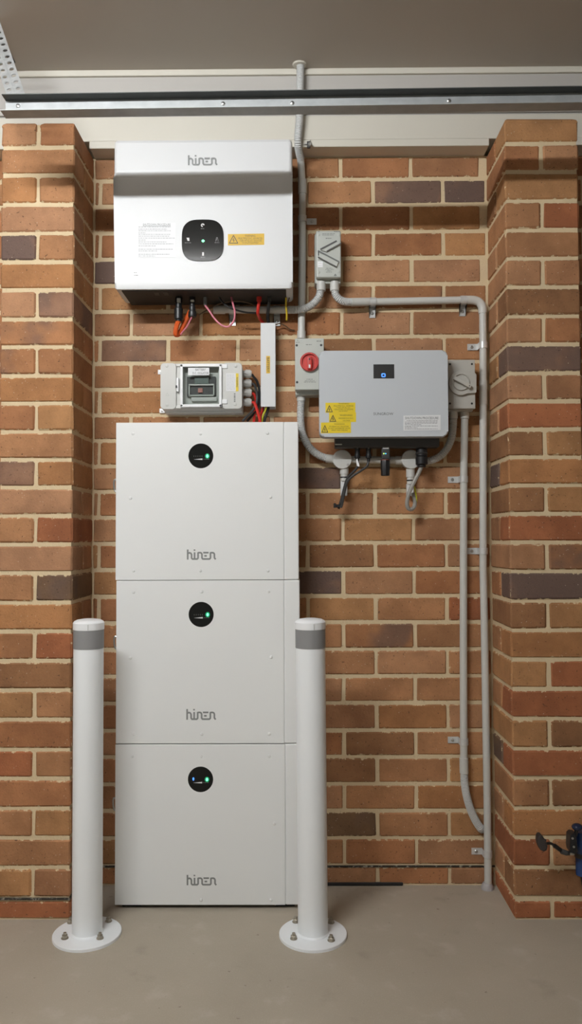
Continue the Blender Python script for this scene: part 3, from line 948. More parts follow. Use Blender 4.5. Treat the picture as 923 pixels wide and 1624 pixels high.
# ------------------------------------------------------------------ battery breaker enclosure
YE = -0.105
YE0 = -0.083
en = thing('breaker_enclosure', (P(320, 650, 0).x, -0.05, P(320, 655, -0.05).z), 'light grey breaker box with clear window on the bricks above the battery stack', 'breaker box')
tl, br = P(254.6, 576, YE), P(383.6, 648, YE)
finish('back_box', box(tl.x + 0.004, br.x - 0.001, -0.050, -0.001, br.z - 0.005, tl.z - 0.004, 0.004, 2), GREYL, en)
def epart(name, a0, b0, a1, b1, yf, yb, m=GREYL, bev=0.002, parent=None):
    return finish(name, pbox(a0, b0, a1, b1, yf, yb, bev, 2), m, parent or en)
finish('lid', prism(rrect(tl.x, P(279, 600, YE).x, br.z, tl.z, 0.009), YE, -0.048, 0.003, 2), GREYL, en)
finish('lid', prism(rrect(P(352.5, 600, YE).x, br.x, br.z, tl.z, 0.009), YE, -0.048, 0.003, 2), GREYL, en)
epart('lid_bar', 277, 576.5, 354, 581, YE + 0.004, -0.048)
epart('lid_bar', 277, 643, 354, 647.5, YE + 0.004, -0.048)
epart('lid_bar', 279, 580, 287, 645, YE + 0.008, -0.048)
epart('lid_bar', 346, 580, 353, 645, YE + 0.008, -0.048)
epart('hinge', 279.5, 599, 283.2, 621, YE - 0.004, YE + 0.01, CAPW, 0.001)
epart('hinge_pin', 278.2, 611, 281, 615, YE - 0.006, YE + 0.0, DARKP, 0.0005)
for yy in (581.0, 637.0):
    epart('hinge', 351, yy - 3.5, 360.5, yy + 3.0, YE - 0.004, YE + 0.004, CAPW, 0.001)
# window frame and pane
wf = epart('window_frame', 285.6, 577.6, 351.6, 581.4, YE - 0.009, YE + 0.006, CAPW, 0.0015)
for r_ in ((285.6, 641.2, 351.6, 645.2), (285.6, 577.6, 289.8, 645.2), (347.4, 577.6, 351.6, 645.2)):
    epart('window_frame', *r_, YE - 0.009, YE + 0.006, CAPW, 0.0015)
epart('window_pane', 289, 581, 348.2, 642, YE - 0.007, YE - 0.005, CLEAR, 0)
ins = epart('inner_plate', 287, 580, 350, 644, YE + 0.022, -0.049, GREYL, 0.001)
epart('breaker', 296.5, 597.5, 342.0, 628.5, YE + 0.012, YE + 0.03, BLACK, 0.001)
epart('breaker_face', 308.5, 598.5, 331.0, 608.5, YE + 0.006, YE + 0.02, mat('breaker_green_grey', (0.10, 0.14, 0.125), 0.35), 0.001)
epart('breaker_cover', 299, 609, 339.5, 611.2, YE + 0.004, YE + 0.02, GREYL, 0.0005)
epart('breaker_toggle', 314.0, 615.5, 321.5, 622.5, YE + 0.006, YE + 0.02, mat('faded_red_toggle', (0.52, 0.19, 0.15), 0.4), 0.001)
epart('sill', 303, 629.5, 344, 636, YE + 0.010, YE + 0.03, GREYL, 0.002)
for a0, b0, a1, b1 in ((299, 626, 340, 628), (299, 610, 301, 628), (338, 610, 340, 628)):
    epart('breaker_cover', a0, b0, a1, b1, YE + 0.004, YE + 0.02, GREYP, 0.0005)
s = finish('label_sticker', pbox(298.2, 583.4, 331.8, 595.0, YE - 0.0085, YE - 0.0072), PAPER, en, angle=0)
letters('lettering', [('BATTERY', 310, 584.6, 326, 588.2), ('D.C. ISOLATOR', 305.5, 590, 331, 593.4)], YE - 0.0089, PRINT, s)
s = sticker(en, 358.5, 592.0, 374.0, 620.5, YE, PAPER)
finish('small_print', fine_print([(360.0, 373.0, 594.5 + k * 2.1, 0.6) for k in range(12)], YE - 0.0011, 12), mat('pale_print', (0.5, 0.5, 0.52)), s, angle=0)
s = sticker(en, 374.0, 592.2, 378.2, 620.5, YE, YELLOW)
letters('lettering', [('WARNING', 374.9, 598, 377.4, 614, 1)], YE - 0.0011, PRINTD, s)
ml = [[(P(372.2, a, YE).x, P(372.2, a, YE).z), (P(372.2, b, YE).x, P(372.2, b, YE).z)] for a, b in ((623.6, 625.8), (626.8, 631.6), (632.4, 634.4), (635.2, 637.6))]
finish('maker_lettering', strokes(ml, 0.0050, YE - 0.0004), mat('mid_grey_print', (0.24, 0.25, 0.24), 0.5), en, angle=0)
for a, b_ in ((264.5, 580.4), (265.0, 642.0), (374.0, 580.5), (373.0, 641.5)):
    p = P(a, b_, YE)
    finish('lid_screw', lathe([(0.0052, 0.0), (0.0052, -0.001), (0.004, -0.0016), (0.0, -0.0016)], (p.x, YE, p.z), 'y', 14), GREYL, en)
tri = ppoly([(262.8, 627.5), (265.2, 623), (267.6, 627.5)], YE - 0.0004)
finish('arrow_mark', strokes([tri + [tri[0], tri[1]]], 0.001, YE - 0.0004), GREYP, en, angle=0)
for a, b_, sx in ((257.0, 651.5, 0), (254.5, 590.0, 0)):
    p = P(a, b_, -0.004)
    tb = finish('mounting_tab', box(p.x - 0.009, p.x + 0.009, -0.005, -0.001, p.z - 0.008, p.z + 0.008, 0.001, 1), CAPW, en)
    finish('tab_screw', lathe([(0.0035, 0.0), (0.0035, -0.0015), (0.0, -0.0022)], (p.x, -0.005, p.z), 'y', 12), STEEL, tb)
for k, gy in enumerate((593.5, 608.6, 623.5, 638.5)):
    p = P(383.5, gy, -0.04)
    xg = br.x - 0.004
    gl = finish('cable_gland', lathe([(0.0, 0.0), (0.0125, 0.0), (0.0125, 0.012), (0.0145, 0.0125), (0.0145, 0.027), (0.0105, 0.033), (0.0, 0.033)], (xg, -0.045, p.z), 'x', 10), GREYL, en)
gz = [P(383.5, gy, -0.045).z for gy in (593.5, 608.6, 623.5, 638.5)]
gx = br.x + 0.029
def cable3(name, pts, r, m, label, group=None):
    return tag(finish(name, tube(smooth_path(pts, 8), r, 8), m), label, 'cable', group)
q1, q2, q3 = P(408, 606, -0.03), P(411.5, 622, -0.02), P(410.5, 646, -0.02)
cable3('black_cable', [(gx, -0.045, gz[0]), (q1.x - 0.012, -0.042, gz[0] - 0.008), (q1.x, -0.036, q1.z), (q2.x, -0.03, q2.z), (q3.x - 0.002, -0.028, q3.z), (P(392, 668, -0.04).x, -0.04, P(392, 668, -0.04).z)], 0.0042, BLKC, 'black cable arching from the top gland of the breaker box')
cable3('black_cable', [(gx, -0.045, gz[1]), (P(404, 616, -0.045).x, -0.045, gz[1] - 0.006), (P(408, 630, -0.04).x, -0.04, P(408, 630, -0.04).z), (P(403, 648, -0.05).x, -0.05, P(403, 648, -0.05).z), (P(385, 668, -0.05).x, -0.06, P(385, 668, -0.06).z)], 0.0042, DARKP, 'dark cable from the second gland of the breaker box dropping behind the battery')
cable3('red_cable', [(gx, -0.045, gz[2]), (P(403.5, 629, -0.04).x, -0.04, gz[2] - 0.006), (P(406.5, 639, -0.03).x, -0.03, P(406.5, 639, -0.03).z), (P(404.0, 655, -0.03).x, -0.03, P(404, 655, -0.03).z), (P(402.0, 672, -0.03).x, -0.03, P(402, 674, -0.03).z)], 0.0048, REDC, 'red cable bending from the third gland of the breaker box')
cable3('red_cable', [(gx, -0.045, gz[3]), (P(404, 642, -0.06).x, -0.06, gz[3] - 0.006), (P(409.5, 656, -0.062).x, -0.064, P(409.5, 656, -0.064).z), (P(412.5, 668, -0.06).x, -0.06, P(412.5, 668, -0.06).z), (P(413, 680, -0.06).x, -0.06, P(413, 680, -0.06).z)], 0.0050, REDC, 'thick red cable from the lowest gland of the breaker box into the battery')
wire('red_cable', [(419, 640, -0.025), (416, 650, -0.028), (413, 660, -0.03), (411, 672, -0.03)], 2.2, REDC, 'short red cable leaving the bottom of the white duct')
wire('yellow_green_wire', [(424, 640, -0.04), (421, 650, -0.045), (417, 660, -0.047), (415, 672, -0.05)], 1.3, YGC, 'yellow and green wire leaving the bottom of the white duct')
wire('black_cable', [(427, 640, -0.03), (424.5, 652, -0.035), (420.5, 663, -0.04), (418, 674, -0.04)], 2.2, BLKC, 'short black cable leaving the bottom of the white duct beside the yellow wire')

# ------------------------------------------------------------------ conduits
YC = -0.024
RC = 0.0125
def conduit_pipe(name, pts, label, r=RC, sleeves=(), corr=(), smoothn=0, group=None, extra_sleeve_r=1.16):
    root = thing(name, pts[0] if pts else (0, 0, 0), label, 'conduit', group)
    return root
def seg_pipe(root, pts, r=RC, name='pipe', n=14, m=None):
    return finish(name, tube(pts, r, n), m or CONDUIT, root)
def sleeve(root, a, b_, r=RC * 1.17, name='coupling', m=None):
    return finish(name, tube([a, b_], r, 16), m or CONDUIT, root)

# A: from the ceiling down behind the white inverter to the red-knob switch
A = thing('conduit', P(478, 536, YC), 'grey conduit with ribbed top dropping from the ceiling to the red-knob switch', 'conduit', 'grey conduits')
zc = ZCEIL
pa = [Vector((P(476.5, 112, -0.095).x, -0.097, zc - 0.001)), P(476, 140, -0.097), P(475.6, 165, -0.097), P(475, 190, -0.094), P(473, 212, -0.092), P(472.5, 226, -0.088), P(474.0, 239, -0.065), P(477.0, 252, YC - 0.012)]
finish('ribbed_sleeve', corrugated(pa, 0.0128), CORR, A)
bmk = lathe([(0.012, 0.0), (0.024, 0.0), (0.022, -0.004), (0.013, -0.006)], (pa[0].x - 0.003, pa[0].y, zc), 'z', 18)
finish('ceiling_collar', bmk, BEAM, A)
seg_pipe(A, [P(476.6, 250, YC - 0.012), P(477.6, 262, YC - 0.002), P(478.8, 285, YC), P(479.6, 300, YC), P(479.3, 420, YC), P(478.0, 537, YC)])
sleeve(A, P(479.4, 285, YC), P(479.6, 308, YC))
sleeve(A, P(478.2, 525, YC), P(478.0, 537.5, YC))
# B: level run under the white inverter up to the lever switch
B = thing('conduit', P(400, 491, YC), 'grey conduit running level under the white inverter and curving up to the lever switch', 'conduit', 'grey conduits')
seg_pipe(B, [P(341, 491, YC), P(400, 491.5, YC), P(456, 491.5, YC - 0.014), P(462, 491.2, YC - 0.02)])
sleeve(B, P(338.5, 491, YC), P(357, 491.2, YC))
YS = -0.052
finish('ribbed_sleeve', corrugated([P(458, 491.4, YC - 0.02), P(474, 491, YS), P(488, 487.5, YS), P(499, 479.5, YS), P(506, 470, YS), P(508.6, 459, YS)], 0.0128), CORR, B)
sleeve(B, P(509.2, 461.5, YS), P(509.2, 447, YS), 0.0155, 'collar')
# C: from the lever switch along the wall and down to the floor
C_ = thing('conduit', PF(771, 1403), 'long grey conduit from the lever switch bending down beside the right pier to the floor', 'conduit', 'grey conduits')
finish('ribbed_sleeve', corrugated([P(530.6, 459, YS), P(532, 467, YS), P(537.5, 474, YS), P(546, 478.2, YS + 0.006), P(560, 479.2, YC - 0.012), P(570, 479.2, YC - 0.004)], 0.0128), CORR, C_)
sleeve(C_, P(530.6, 461.5, YS), P(530.6, 447, YS), 0.0155, 'collar')
sleeve(C_, P(557, 479.3, YC - 0.014), P(585, 478.8, YC - 0.002), 0.0140)
seg_pipe(C_, [P(580, 479, YC), P(742, 475.8, YC)])
finish('bend', tube(smooth_path([P(737, 475.9, YC), P(750, 476.0, YC), P(759.5, 479.0, YC), P(764.6, 486.5, YC), P(765.6, 497, YC)], 8), 0.0145, 16), CONDUIT, C_)
low = [P(765.6, 490, YC), P(766.2, 560, YC), P(766.3, 700, YC), P(766.2, 900, YC), P(767.8, 970, YC), P(769.7, 1080, YC), P(771.7, 1200, YC), P(773.2, 1300, YC), P(774.0, 1385, YC)]
low.append(Vector((low[-1].x, YC, 0.0)))
seg_pipe(C_, low)
sleeve(C_, P(766.3, 604, YC), P(766.3, 642, YC), 0.0138)
b0 = Vector((low[-1].x, YC, 0.0))
finish('floor_sealant', lathe([(0.021, 0.0), (0.0205, 0.007), (0.017, 0.015), (0.0138, 0.02), (0.012, 0.021)], b0 + Vector((-0.003, 0, 0)), 'z', 16), SEAL, C_)
# D: ribbed conduit from the red-knob switch to the left junction box
YJ = -0.026
D_ = thing('conduit', P(478, 690, YJ), 'ribbed grey conduit from the red-knob switch to the round box with black cables', 'conduit', 'grey conduits')
sleeve(D_, P(477.5, 620, -0.035), P(477.5, 636, -0.035), 0.0145, 'collar')
finish('ribbed_sleeve', corrugated([P(477.5, 634, -0.035), P(476.8, 655, -0.034), P(477.5, 675, -0.033), P(482, 694, -0.032), P(492, 711, -0.031), P(506, 722, -0.03), P(520, 727.5, YJ)], 0.0130), CORR, D_)
sleeve(D_, P(517, 727, YJ), P(532, 728.6, YJ), 0.0145)
# E: junction box to grey-knob switch
E_ = thing('conduit', P(700, 720, YJ), 'ribbed grey conduit curving from the round box with grey cable up to the grey-knob switch', 'conduit', 'grey conduits')
finish('ribbed_sleeve', corrugated([P(668, 732, YJ), P(682, 730.5, YJ), P(697, 724, YJ - 0.005), P(709, 711, YJ - 0.01), P(716, 694, YJ - 0.012), P(718.5, 675, YJ - 0.012), P(719, 656, YJ - 0.012)], 0.0130), CORR, E_)
sleeve(E_, P(719.2, 664, YJ - 0.012), P(719.2, 648, YJ - 0.012), 0.0145, 'collar')
# between the two round boxes
G_ = thing('conduit', P(600, 729, YJ), 'straight grey conduit joining the two round boxes under the silver inverter', 'conduit', 'grey conduits')
seg_pipe(G_, [P(556, 729, YJ), P(637, 730, YJ)])
sleeve(G_, P(627, 730, YJ), P(637, 730.2, YJ), 0.0145)
# F: from the grey-knob switch down, tail bending behind the long conduit
F_ = thing('conduit', P(736, 1310, YC), 'grey conduit below the grey-knob switch ending in a ribbed tail by the floor', 'conduit', 'grey conduits')
sleeve(F_, P(737, 648, -0.034), P(737, 664, -0.034), 0.0150, 'collar')
seg_pipe(F_, [P(737, 660, -0.034), P(736.6, 690, -0.03), P(735.6, 740, YC), P(735.0, 900, YC), P(735.0, 1060, YC), P(735.6, 1205, YC)])
sleeve(F_, P(735.5, 1202, YC), P(736.0, 1226, YC), 0.0148)
finish('ribbed_sleeve', corrugated([P(736, 1224, YC), P(736.8, 1242, YC), P(740, 1262, YC), P(746, 1283, YC + 0.002), P(754, 1301, YC + 0.006), P(761, 1312, YC + 0.010), P(764, 1315, 0.002)], 0.0130), CORR, F_)

# saddles that hold the conduits
SADM = mat('bright_zinc_strap', (0.66, 0.67, 0.66), 0.36, metal=0.35, var=0.1, vscale=80)
def saddle(px, py, ax, side, where, y=YC, tab=0.034):
    """strap over the conduit, screwed tab on one side; ax 'v' or 'h', side -1 left/below, +1 right/above"""
    c = P(px, py, y)
    t = thing('conduit_saddle', (c.x, -0.001, c.z), 'zinc saddle clip ' + where, 'clip', 'zinc conduit saddles')
    w, ri, ro = 0.0215, RC + 0.0006, RC + 0.0024
    prof = []
    n = 12
    yb = -0.0015
    out, inn = [], []
    for k in range(n + 1):
        a = math.pi * k / n
        out.append((ro * math.cos(a), y - ro * math.sin(a)))
        inn.append((ri * math.cos(a), y - ri * math.sin(a)))
    poly = [(ro, yb)] + out + [(-ro, yb - 0.002), (-ro - tab, yb - 0.002), (-ro - tab, yb), (-ri, yb)] + inn[::-1] + [(ri, yb)]
    if abs(yb - y) < 0.002:
        return t
    b = bmesh.new()
    def place(u, yy, s):
        u = u * (-side)
        return (c.x + u, yy, c.z + s) if ax == 'v' else (c.x + s, yy, c.z + u)
    A1 = [b.verts.new(place(u, yy, -w / 2)) for u, yy in poly]
    A2 = [b.verts.new(place(u, yy, w / 2)) for u, yy in poly]
    # side walls of the swept strap, and end caps as quads between outer and inner lines
    m_ = len(poly)
    for i in range(m_):
        j = (i + 1) % m_
        b.faces.new((A1[i], A1[j], A2[j], A2[i]))
    for AA in (A1, A2):
        f = b.faces.new(AA)
    bmesh.ops.triangulate(b, faces=[f for f in b.faces if len(f.verts) > 4])
    finish('strap', b, SADM, t, angle=30)
    u = -(ro + tab * 0.55) * (-side)
    p = (c.x + u, yb - 0.002, c.z) if ax == 'v' else (c.x, yb - 0.002, c.z + u)
    finish('screw', lathe([(0.0052, 0.0), (0.0052, -0.0015), (0.0035, -0.003), (0.0, -0.0034)], p, 'y', 12), STEEL, t)
    return t
saddle(479.6, 347.5, 'v', 1, 'on the ceiling conduit beside the lever switch')
saddle(368, 491.3, 'h', -1, 'under the white inverter beside the pink wire loop')
saddle(439, 491.5, 'h', -1, 'under the white inverter just above the cable duct')
saddle(591, 478.8, 'h', -1, 'on the level conduit just right of the lever switch')
saddle(735, 476.0, 'h', -1, 'on the level conduit just before its downward bend')
saddle(766.2, 548, 'v', -1, 'on the long conduit level with the top of the silver inverter')
saddle(766.3, 874, 'v', -1, 'on the long conduit halfway down the bricks')
saddle(773.5, 1354, 'v', -1, 'on the long conduit just above the floor')
saddle(735.2, 760, 'v', -1, 'on the conduit below the grey-knob switch')
saddle(735.5, 1176, 'v', -1, 'on the conduit just above its ribbed tail')

# ------------------------------------------------------------------ lever switch
YL = -0.085
tl, br = P(501.0, 365.6, YL), P(541.2, 440.0, YL)
sw = thing('lever_isolator', ((tl.x + br.x) / 2, -0.04, br.z), 'grey weatherproof isolator switch with slanting lever arms on the bricks', 'switch')
finish('back_box', box(tl.x - 0.004, br.x + 0.001, -0.060, -0.001, br.z - 0.012, tl.z + 0.001, 0.006, 3), GREYP, sw)
finish('front_cover', box(tl.x, br.x, YL, -0.058, br.z, tl.z, 0.005, 3), GREYP, sw)
def pstroke(name, pts, wpx, y, m, parent):
    return finish(name, strokes([ppoly(pts, y)], wpx / 480.0, y), m, parent, angle=0)
lv = finish('lever_arm', prism(ppoly([(509, 396.0), (535, 382.2), (540.5, 386.0), (518.5, 398.4)], YL - 0.010), YL - 0.006, YL + 0.002, 0.001, 1), GREYP, sw)
lv2 = finish('lever_arm', prism(ppoly([(504.5, 399.5), (537.5, 415.0), (534, 423), (504.5, 406.5)], YL - 0.006), YL - 0.006, YL + 0.002, 0.001, 1), GREYP, sw)
yg = YL - 0.0006
pstroke('groove_shade', [(508, 395.5), (534, 382.0)], 2.6, YL - 0.0065, DARKMET, lv)  # flat dark strokes paint the shade along the lever edges
pstroke('groove_shade', [(518, 398.2), (541.3, 385.4)], 1.5, YL - 0.0065, DARKMET, lv)
pstroke('groove_shade', [(504, 397.6), (537.5, 415.2)], 2.4, YL - 0.0065, mat('lever_shadow_grey', (0.12, 0.13, 0.12), 0.5), lv2)
pstroke('groove_shade', [(504, 407.5), (533.6, 423.0)], 1.5, YL - 0.0065, DARKMET, lv2)
pstroke('groove_shade', [(505, 399), (505, 405.5)], 1.8, YL - 0.0065, PRINTD, lv2)
s = sticker(sw, 504, 414.5, 512, 423.8, YL, CAPW, 'rating_plate')
finish('small_print', fine_print([(505, 511, 417.3, 0.6), (505, 511, 420.8, 0.6)], YL - 0.0011, 2), GREYP, s, angle=0)
finish('small_print', fine_print([(529.5, 539, 367.2, 1.4), (504, 507, 367.2, 1.0), (516.5, 526, 378, 1.5), (511, 531, 370.6, 0.9), (511, 529, 372.8, 0.9), (517, 527, 425.5, 0.8), (516, 529, 427.6, 0.8), (519, 525, 429.6, 0.8), (517, 527, 431.6, 0.8)], YL - 0.0008, 4), mat('pale_grey_print', (0.22, 0.23, 0.21)), sw, angle=0)
finish('mark', strokes([ppoly([(530, 437), (531.6, 434.6), (533.3, 437), (530, 437)], YL - 0.0008)], 0.0016, YL - 0.0008), PRINT, sw, angle=0)
for a, b_ in ((505.5, 372.3), (537, 372.5), (505.8, 431.5), (537, 431)):
    p = P(a, b_, YL)
    finish('cover_screw', lathe([(0.0045, 0.0), (0.0045, -0.0008), (0.0035, -0.0013), (0.0, -0.0013)], (p.x, YL, p.z), 'y', 14), GREYP, sw)

# ------------------------------------------------------------------ red-knob switch (left of the silver inverter)
YR = -0.088
tl, br = P(467.6, 536.5, YR), P(514.2, 618.0, YR)
rs = thing('rotary_isolator', ((tl.x + br.x) / 2, -0.04, br.z), 'pale grey isolator box with a round red knob left of the silver inverter', 'switch')
finish('back_box', box(tl.x + 0.001, br.x - 0.001, -0.058, -0.001, br.z - 0.012, tl.z - 0.001, 0.004, 2), GREYP, rs)
finish('front_cover', box(tl.x, br.x, YR, -0.056, br.z, tl.z, 0.003, 2), GREYP, rs)
c = P(490.8, 574.8, YR)
kn = finish('knob', lathe([(0.0315, 0.0), (0.0315, -0.010), (0.0295, -0.013), (0.0255, -0.013), (0.0250, -0.006), (0.0, -0.006)], (c.x, YR, c.z), 'y', 36), RED, rs)
finish('knob_skirt', lathe([(0.033, 0.001), (0.033, -0.004), (0.0, -0.004)], (c.x, YR, c.z), 'y', 36), GREYL, rs)
finish('knob_grip', box(c.x - 0.0075, c.x + 0.0075, YR - 0.022, YR - 0.004, c.z - 0.026, c.z + 0.016, 0.003, 2), RED, kn)
finish('pointer_mark', box(c.x - 0.0028, c.x + 0.0028, YR - 0.0225, YR - 0.0215, c.z - 0.023, c.z - 0.012), PRINTW, kn)
p = Vector((c.x, YR, c.z + 0.006))
finish('lock_hole', lathe([(0.003, -0.0218), (0.003, -0.0224), (0.0, -0.0224)], (p.x, YR, p.z), 'y', 12), PRINTD, kn)
for a, b_ in ((470.6, 547.8), (509.3, 547.4), (471.2, 606.2)):
    p = P(a, b_, YR)
    finish('cover_screw', lathe([(0.0040, -0.0002), (0.0040, -0.0008), (0.0, -0.0008)], (p.x, YR, p.z), 'y', 12), PRINTD, rs)
finish('small_print', fine_print([(485, 495.5, 546.6, 1.2), (469, 475.5, 543, 1.0), (471, 473, 540, 1.0), (502, 510.5, 541, 1.4), (486, 496, 601.4, 0.9), (483.5, 499, 604, 0.9), (482, 501, 606, 0.9)], YR - 0.0006, 6), mat('pale_grey_print', (0.22, 0.23, 0.21)), rs, angle=0)

# ------------------------------------------------------------------ grey-knob switch (right of the silver inverter)
YA = -0.085
tl, br = P(703, 570.5, YA), P(754.2, 648.0, YA)
ac = thing('rotary_isolator', ((tl.x + br.x) / 2, -0.04, br.z), 'grey isolator box with a grey rotary knob right of the silver inverter', 'switch')
GREYW = mat('warm_grey_switch_plastic', (0.47, 0.46, 0.42), 0.42, var=0.02)
finish('back_box', box(tl.x + 0.001, br.x - 0.001, -0.055, -0.001, br.z - 0.004, tl.z - 0.001, 0.004, 2), GREYW, ac)
finish('front_cover', box(tl.x, br.x, YA, -0.053, br.z, tl.z, 0.0025, 2), GREYW, ac)
yk = YA - 0.010
pl = []
for k in range(21):        # round boss running out into a flap on the right
    a = math.radians(292 - k * (292 - 75) / 20)
    pl.append((731.0 + 19.0 * math.cos(a), 607.5 - 19.0 * math.sin(a)))
pl = [(740.5, 623.4)] + [(731.0 + 19.0 * math.cos(math.radians(a)), 607.5 - 19.0 * math.sin(math.radians(a))) for a in range(300, 90, -12)] + [(748, 589.5), (754.0, 592.0), (755.6, 594), (755.6, 621.5), (754.0, 623.0)]
finish('knob_plate', prism(ppoly(pl[::-1], yk), yk, YA + 0.001, 0.0025, 2), GREYW, ac)
c = P(731.2, 606.0, yk)
kn = finish('knob', lathe([(0.0285, 0.001), (0.0285, -0.003), (0.027, -0.005), (0.0255, -0.005), (0.025, -0.001), (0.0, -0.001)], (c.x, yk, c.z), 'y', 36), GREYW, ac)
dx, dz = P(745.5, 614.6, yk), P(719.2, 600.2, yk)
v = Vector((dx.x - dz.x, 0, dx.z - dz.z)).normalized()
nx = Vector((-v.z, 0, v.x)) * 0.0062
q = [(dz.x + nx.x, dz.z + nx.z), (dx.x + nx.x, dx.z + nx.z), (dx.x - nx.x, dx.z - nx.z), (dz.x - nx.x, dz.z - nx.z)]
gp = finish('knob_grip', prism(q, yk - 0.016, yk, 0.002, 2), GREYW, kn)
p = dx - v * 0.006
finish('lock_hole', lathe([(0.0022, -0.0162), (0.0022, -0.0168), (0.0, -0.0168)], (p.x, yk, p.z), 'y', 12), DARKMET, gp)
for a, b_ in ((713.6, 577.6), (748.4, 577.4), (713.6, 640.0), (748.3, 640.0)):
    p = P(a, b_, YA)
    finish('cover_screw', lathe([(0.0036, -0.0002), (0.0036, -0.0008), (0.0, -0.0008)], (p.x, YA, p.z), 'y', 12), PRINTD, ac)

# ------------------------------------------------------------------ silver solar inverter
YV = -0.150
tl, br = P(506.0, 556.4, YV), P(711.2, 692.0, YV)
sv = thing('solar_inverter', ((tl.x + br.x) / 2, -0.07, br.z), 'silver-grey wall inverter with a small blue-lit screen and yellow warning labels', 'inverter')
finish('cover', prism(rrect(tl.x, br.x, br.z, tl.z, 0.0165, 7), YV, -0.104, 0.006, 4), SILVER, sv)
q0, q1 = P(531, 690, -0.1), P(697, 709, -0.1)
finish('heatsink_body', box(q0.x, q1.x, -0.1045, -0.055, q1.z, tl.z - 0.03, 0.003, 1), DARKP, sv)
finish('mounting_plate', box(q0.x + 0.05, q1.x - 0.05, -0.056, -0.001, br.z + 0.02, tl.z - 0.05), GALV, sv)
finish('edge_mark', pbox(531.5, 704.0, 542.3, 705.6, -0.1065, -0.105), GREYP, sv)
sc_ = finish('screen', pbox(592.2, 577.8, 625.4, 600.0, YV - 0.0012, YV + 0.001, 0.0005, 1), mat('black_matt_screen', (0.012, 0.012, 0.012), 0.5, var=0.1), sv)
yy = YV - 0.0016
pts = ppoly([(605.6, 592.8), (610.6, 592.8), (610.6, 597.4), (605.6, 597.4)], yy)
finish('screen_symbol', strokes([[pts[0], pts[1]], [pts[2], pts[3]], [pts[0], (pts[3][0], pts[3][1])], [pts[1], pts[2]]], 0.0030, yy), BLU, sc_, angle=0)
letters('wordmark', [('SUNGROW', 592.3, 654.2, 623.8, 658.4)], YV - 0.0005, LOGOD, sv)
s = sticker(sv, 639.8, 658.6, 698.8, 682.6, YV, PAPER, tilt=0.5)
letters('lettering', [('SHUTDOWN PROCEDURE', 642.5, 661.0, 695.3, 664.9)], YV - 0.0011, PRINT, s)
finish('small_print', fine_print([(645, 694, 667.0, 0.8), (642, 694, 669.2, 0.8), (642, 652, 671.4, 1.0), (653, 694, 671.2, 0.8), (642, 668, 673.4, 0.8), (642, 652, 676.0, 1.0), (653, 694, 675.6, 0.8), (642, 662, 678.0, 0.8), (642, 694, 680.2, 0.8)], YV - 0.0011, 21), mat('label_grey_print2', (0.28, 0.28, 0.29), 0.5), s, angle=0)
def warn(a0, b0, a1, b1, lines, tl_, up_):
    s = sticker(sv, a0, b0, a1, b1, YV - up_, YELLOW, tilt=tl_)
    yw = YV - up_ - 0.0011
    h = b1 - b0
    hazard(s, a0 + 1.6, b0 + h * 0.30, 9.2, h * 0.62, yw)
    letters('lettering', lines, yw, mat('olive_print', (0.10, 0.075, 0.01), 0.5), s)
warn(516.2, 638.6, 563.6, 654.4, [('WARNING', 537, 639.0, 553.5, 641.2), ('MULTIPLE D.C. SOURCES', 529.5, 642.6, 560.5, 644.8), ('TURN OFF ALL D.C.', 534, 645.6, 556, 647.6), ('ISOLATORS TO ISOLATE', 530.5, 648.4, 560, 650.4), ('EQUIPMENT', 537.5, 651.2, 551.5, 653.0)], 0.2, 0.0)
warn(521.8, 654.2, 564.6, 669.4, [('WARNING', 539, 657.2, 558.8, 660.0), ('HAZARDOUS D.C.', 537, 662.2, 560.5, 664.4), ('VOLTAGE', 543.5, 666.0, 555.0, 668.0)], 0.2, 0.0)
warn(509.0, 669.8, 556.6, 686.8, [('WARNING', 529.8, 671.4, 546.5, 673.6), ('PV ARRAY D.C. ISOLATORS', 522.5, 675.4, 553, 677.4), ('DO NOT DE-ENERGISE THE PV', 520.5, 678.4, 555, 680.4), ('ARRAY AND CABLING', 525.5, 681.4, 551, 683.4)], 0.4, 0.0)
# connectors along the bottom
YQ = -0.075
for px in (566.8, 584.4):
    plug(sv, 'panel_plug', px, [(4.2, 692, 706), (4.8, 706, 712), (3.8, 712, 720), (4.6, 720, 727), (2.6, 727, 732)], y=YQ)
    for k in range(3):
        p = P(px + 0.2, 699.5 + k * 5.2, YQ - 0.01)
        finish('plug_mark', box(p.x - 0.0022, p.x + 0.0022, YQ - 0.0112, YQ - 0.006, p.z - 0.002 - 0.0005 * k, p.z + 0.002), GREYP, sv)
plug(sv, 'blank_plug', 637, [(6.0, 692, 705)], y=YQ, m=DARKP)
plug(sv, 'grid_connector', 668.5, [(12.0, 692, 702), (10.0, 702, 712), (9.0, 712, 724), (9.6, 724, 737), (7.0, 737, 741)], y=YQ, m=BLACK, axis_n=20)
plug(sv, 'grid_connector_ring', 668.5, [(10.8, 705, 707), (10.2, 718, 720)], y=YQ, m=DARKP, axis_n=20)
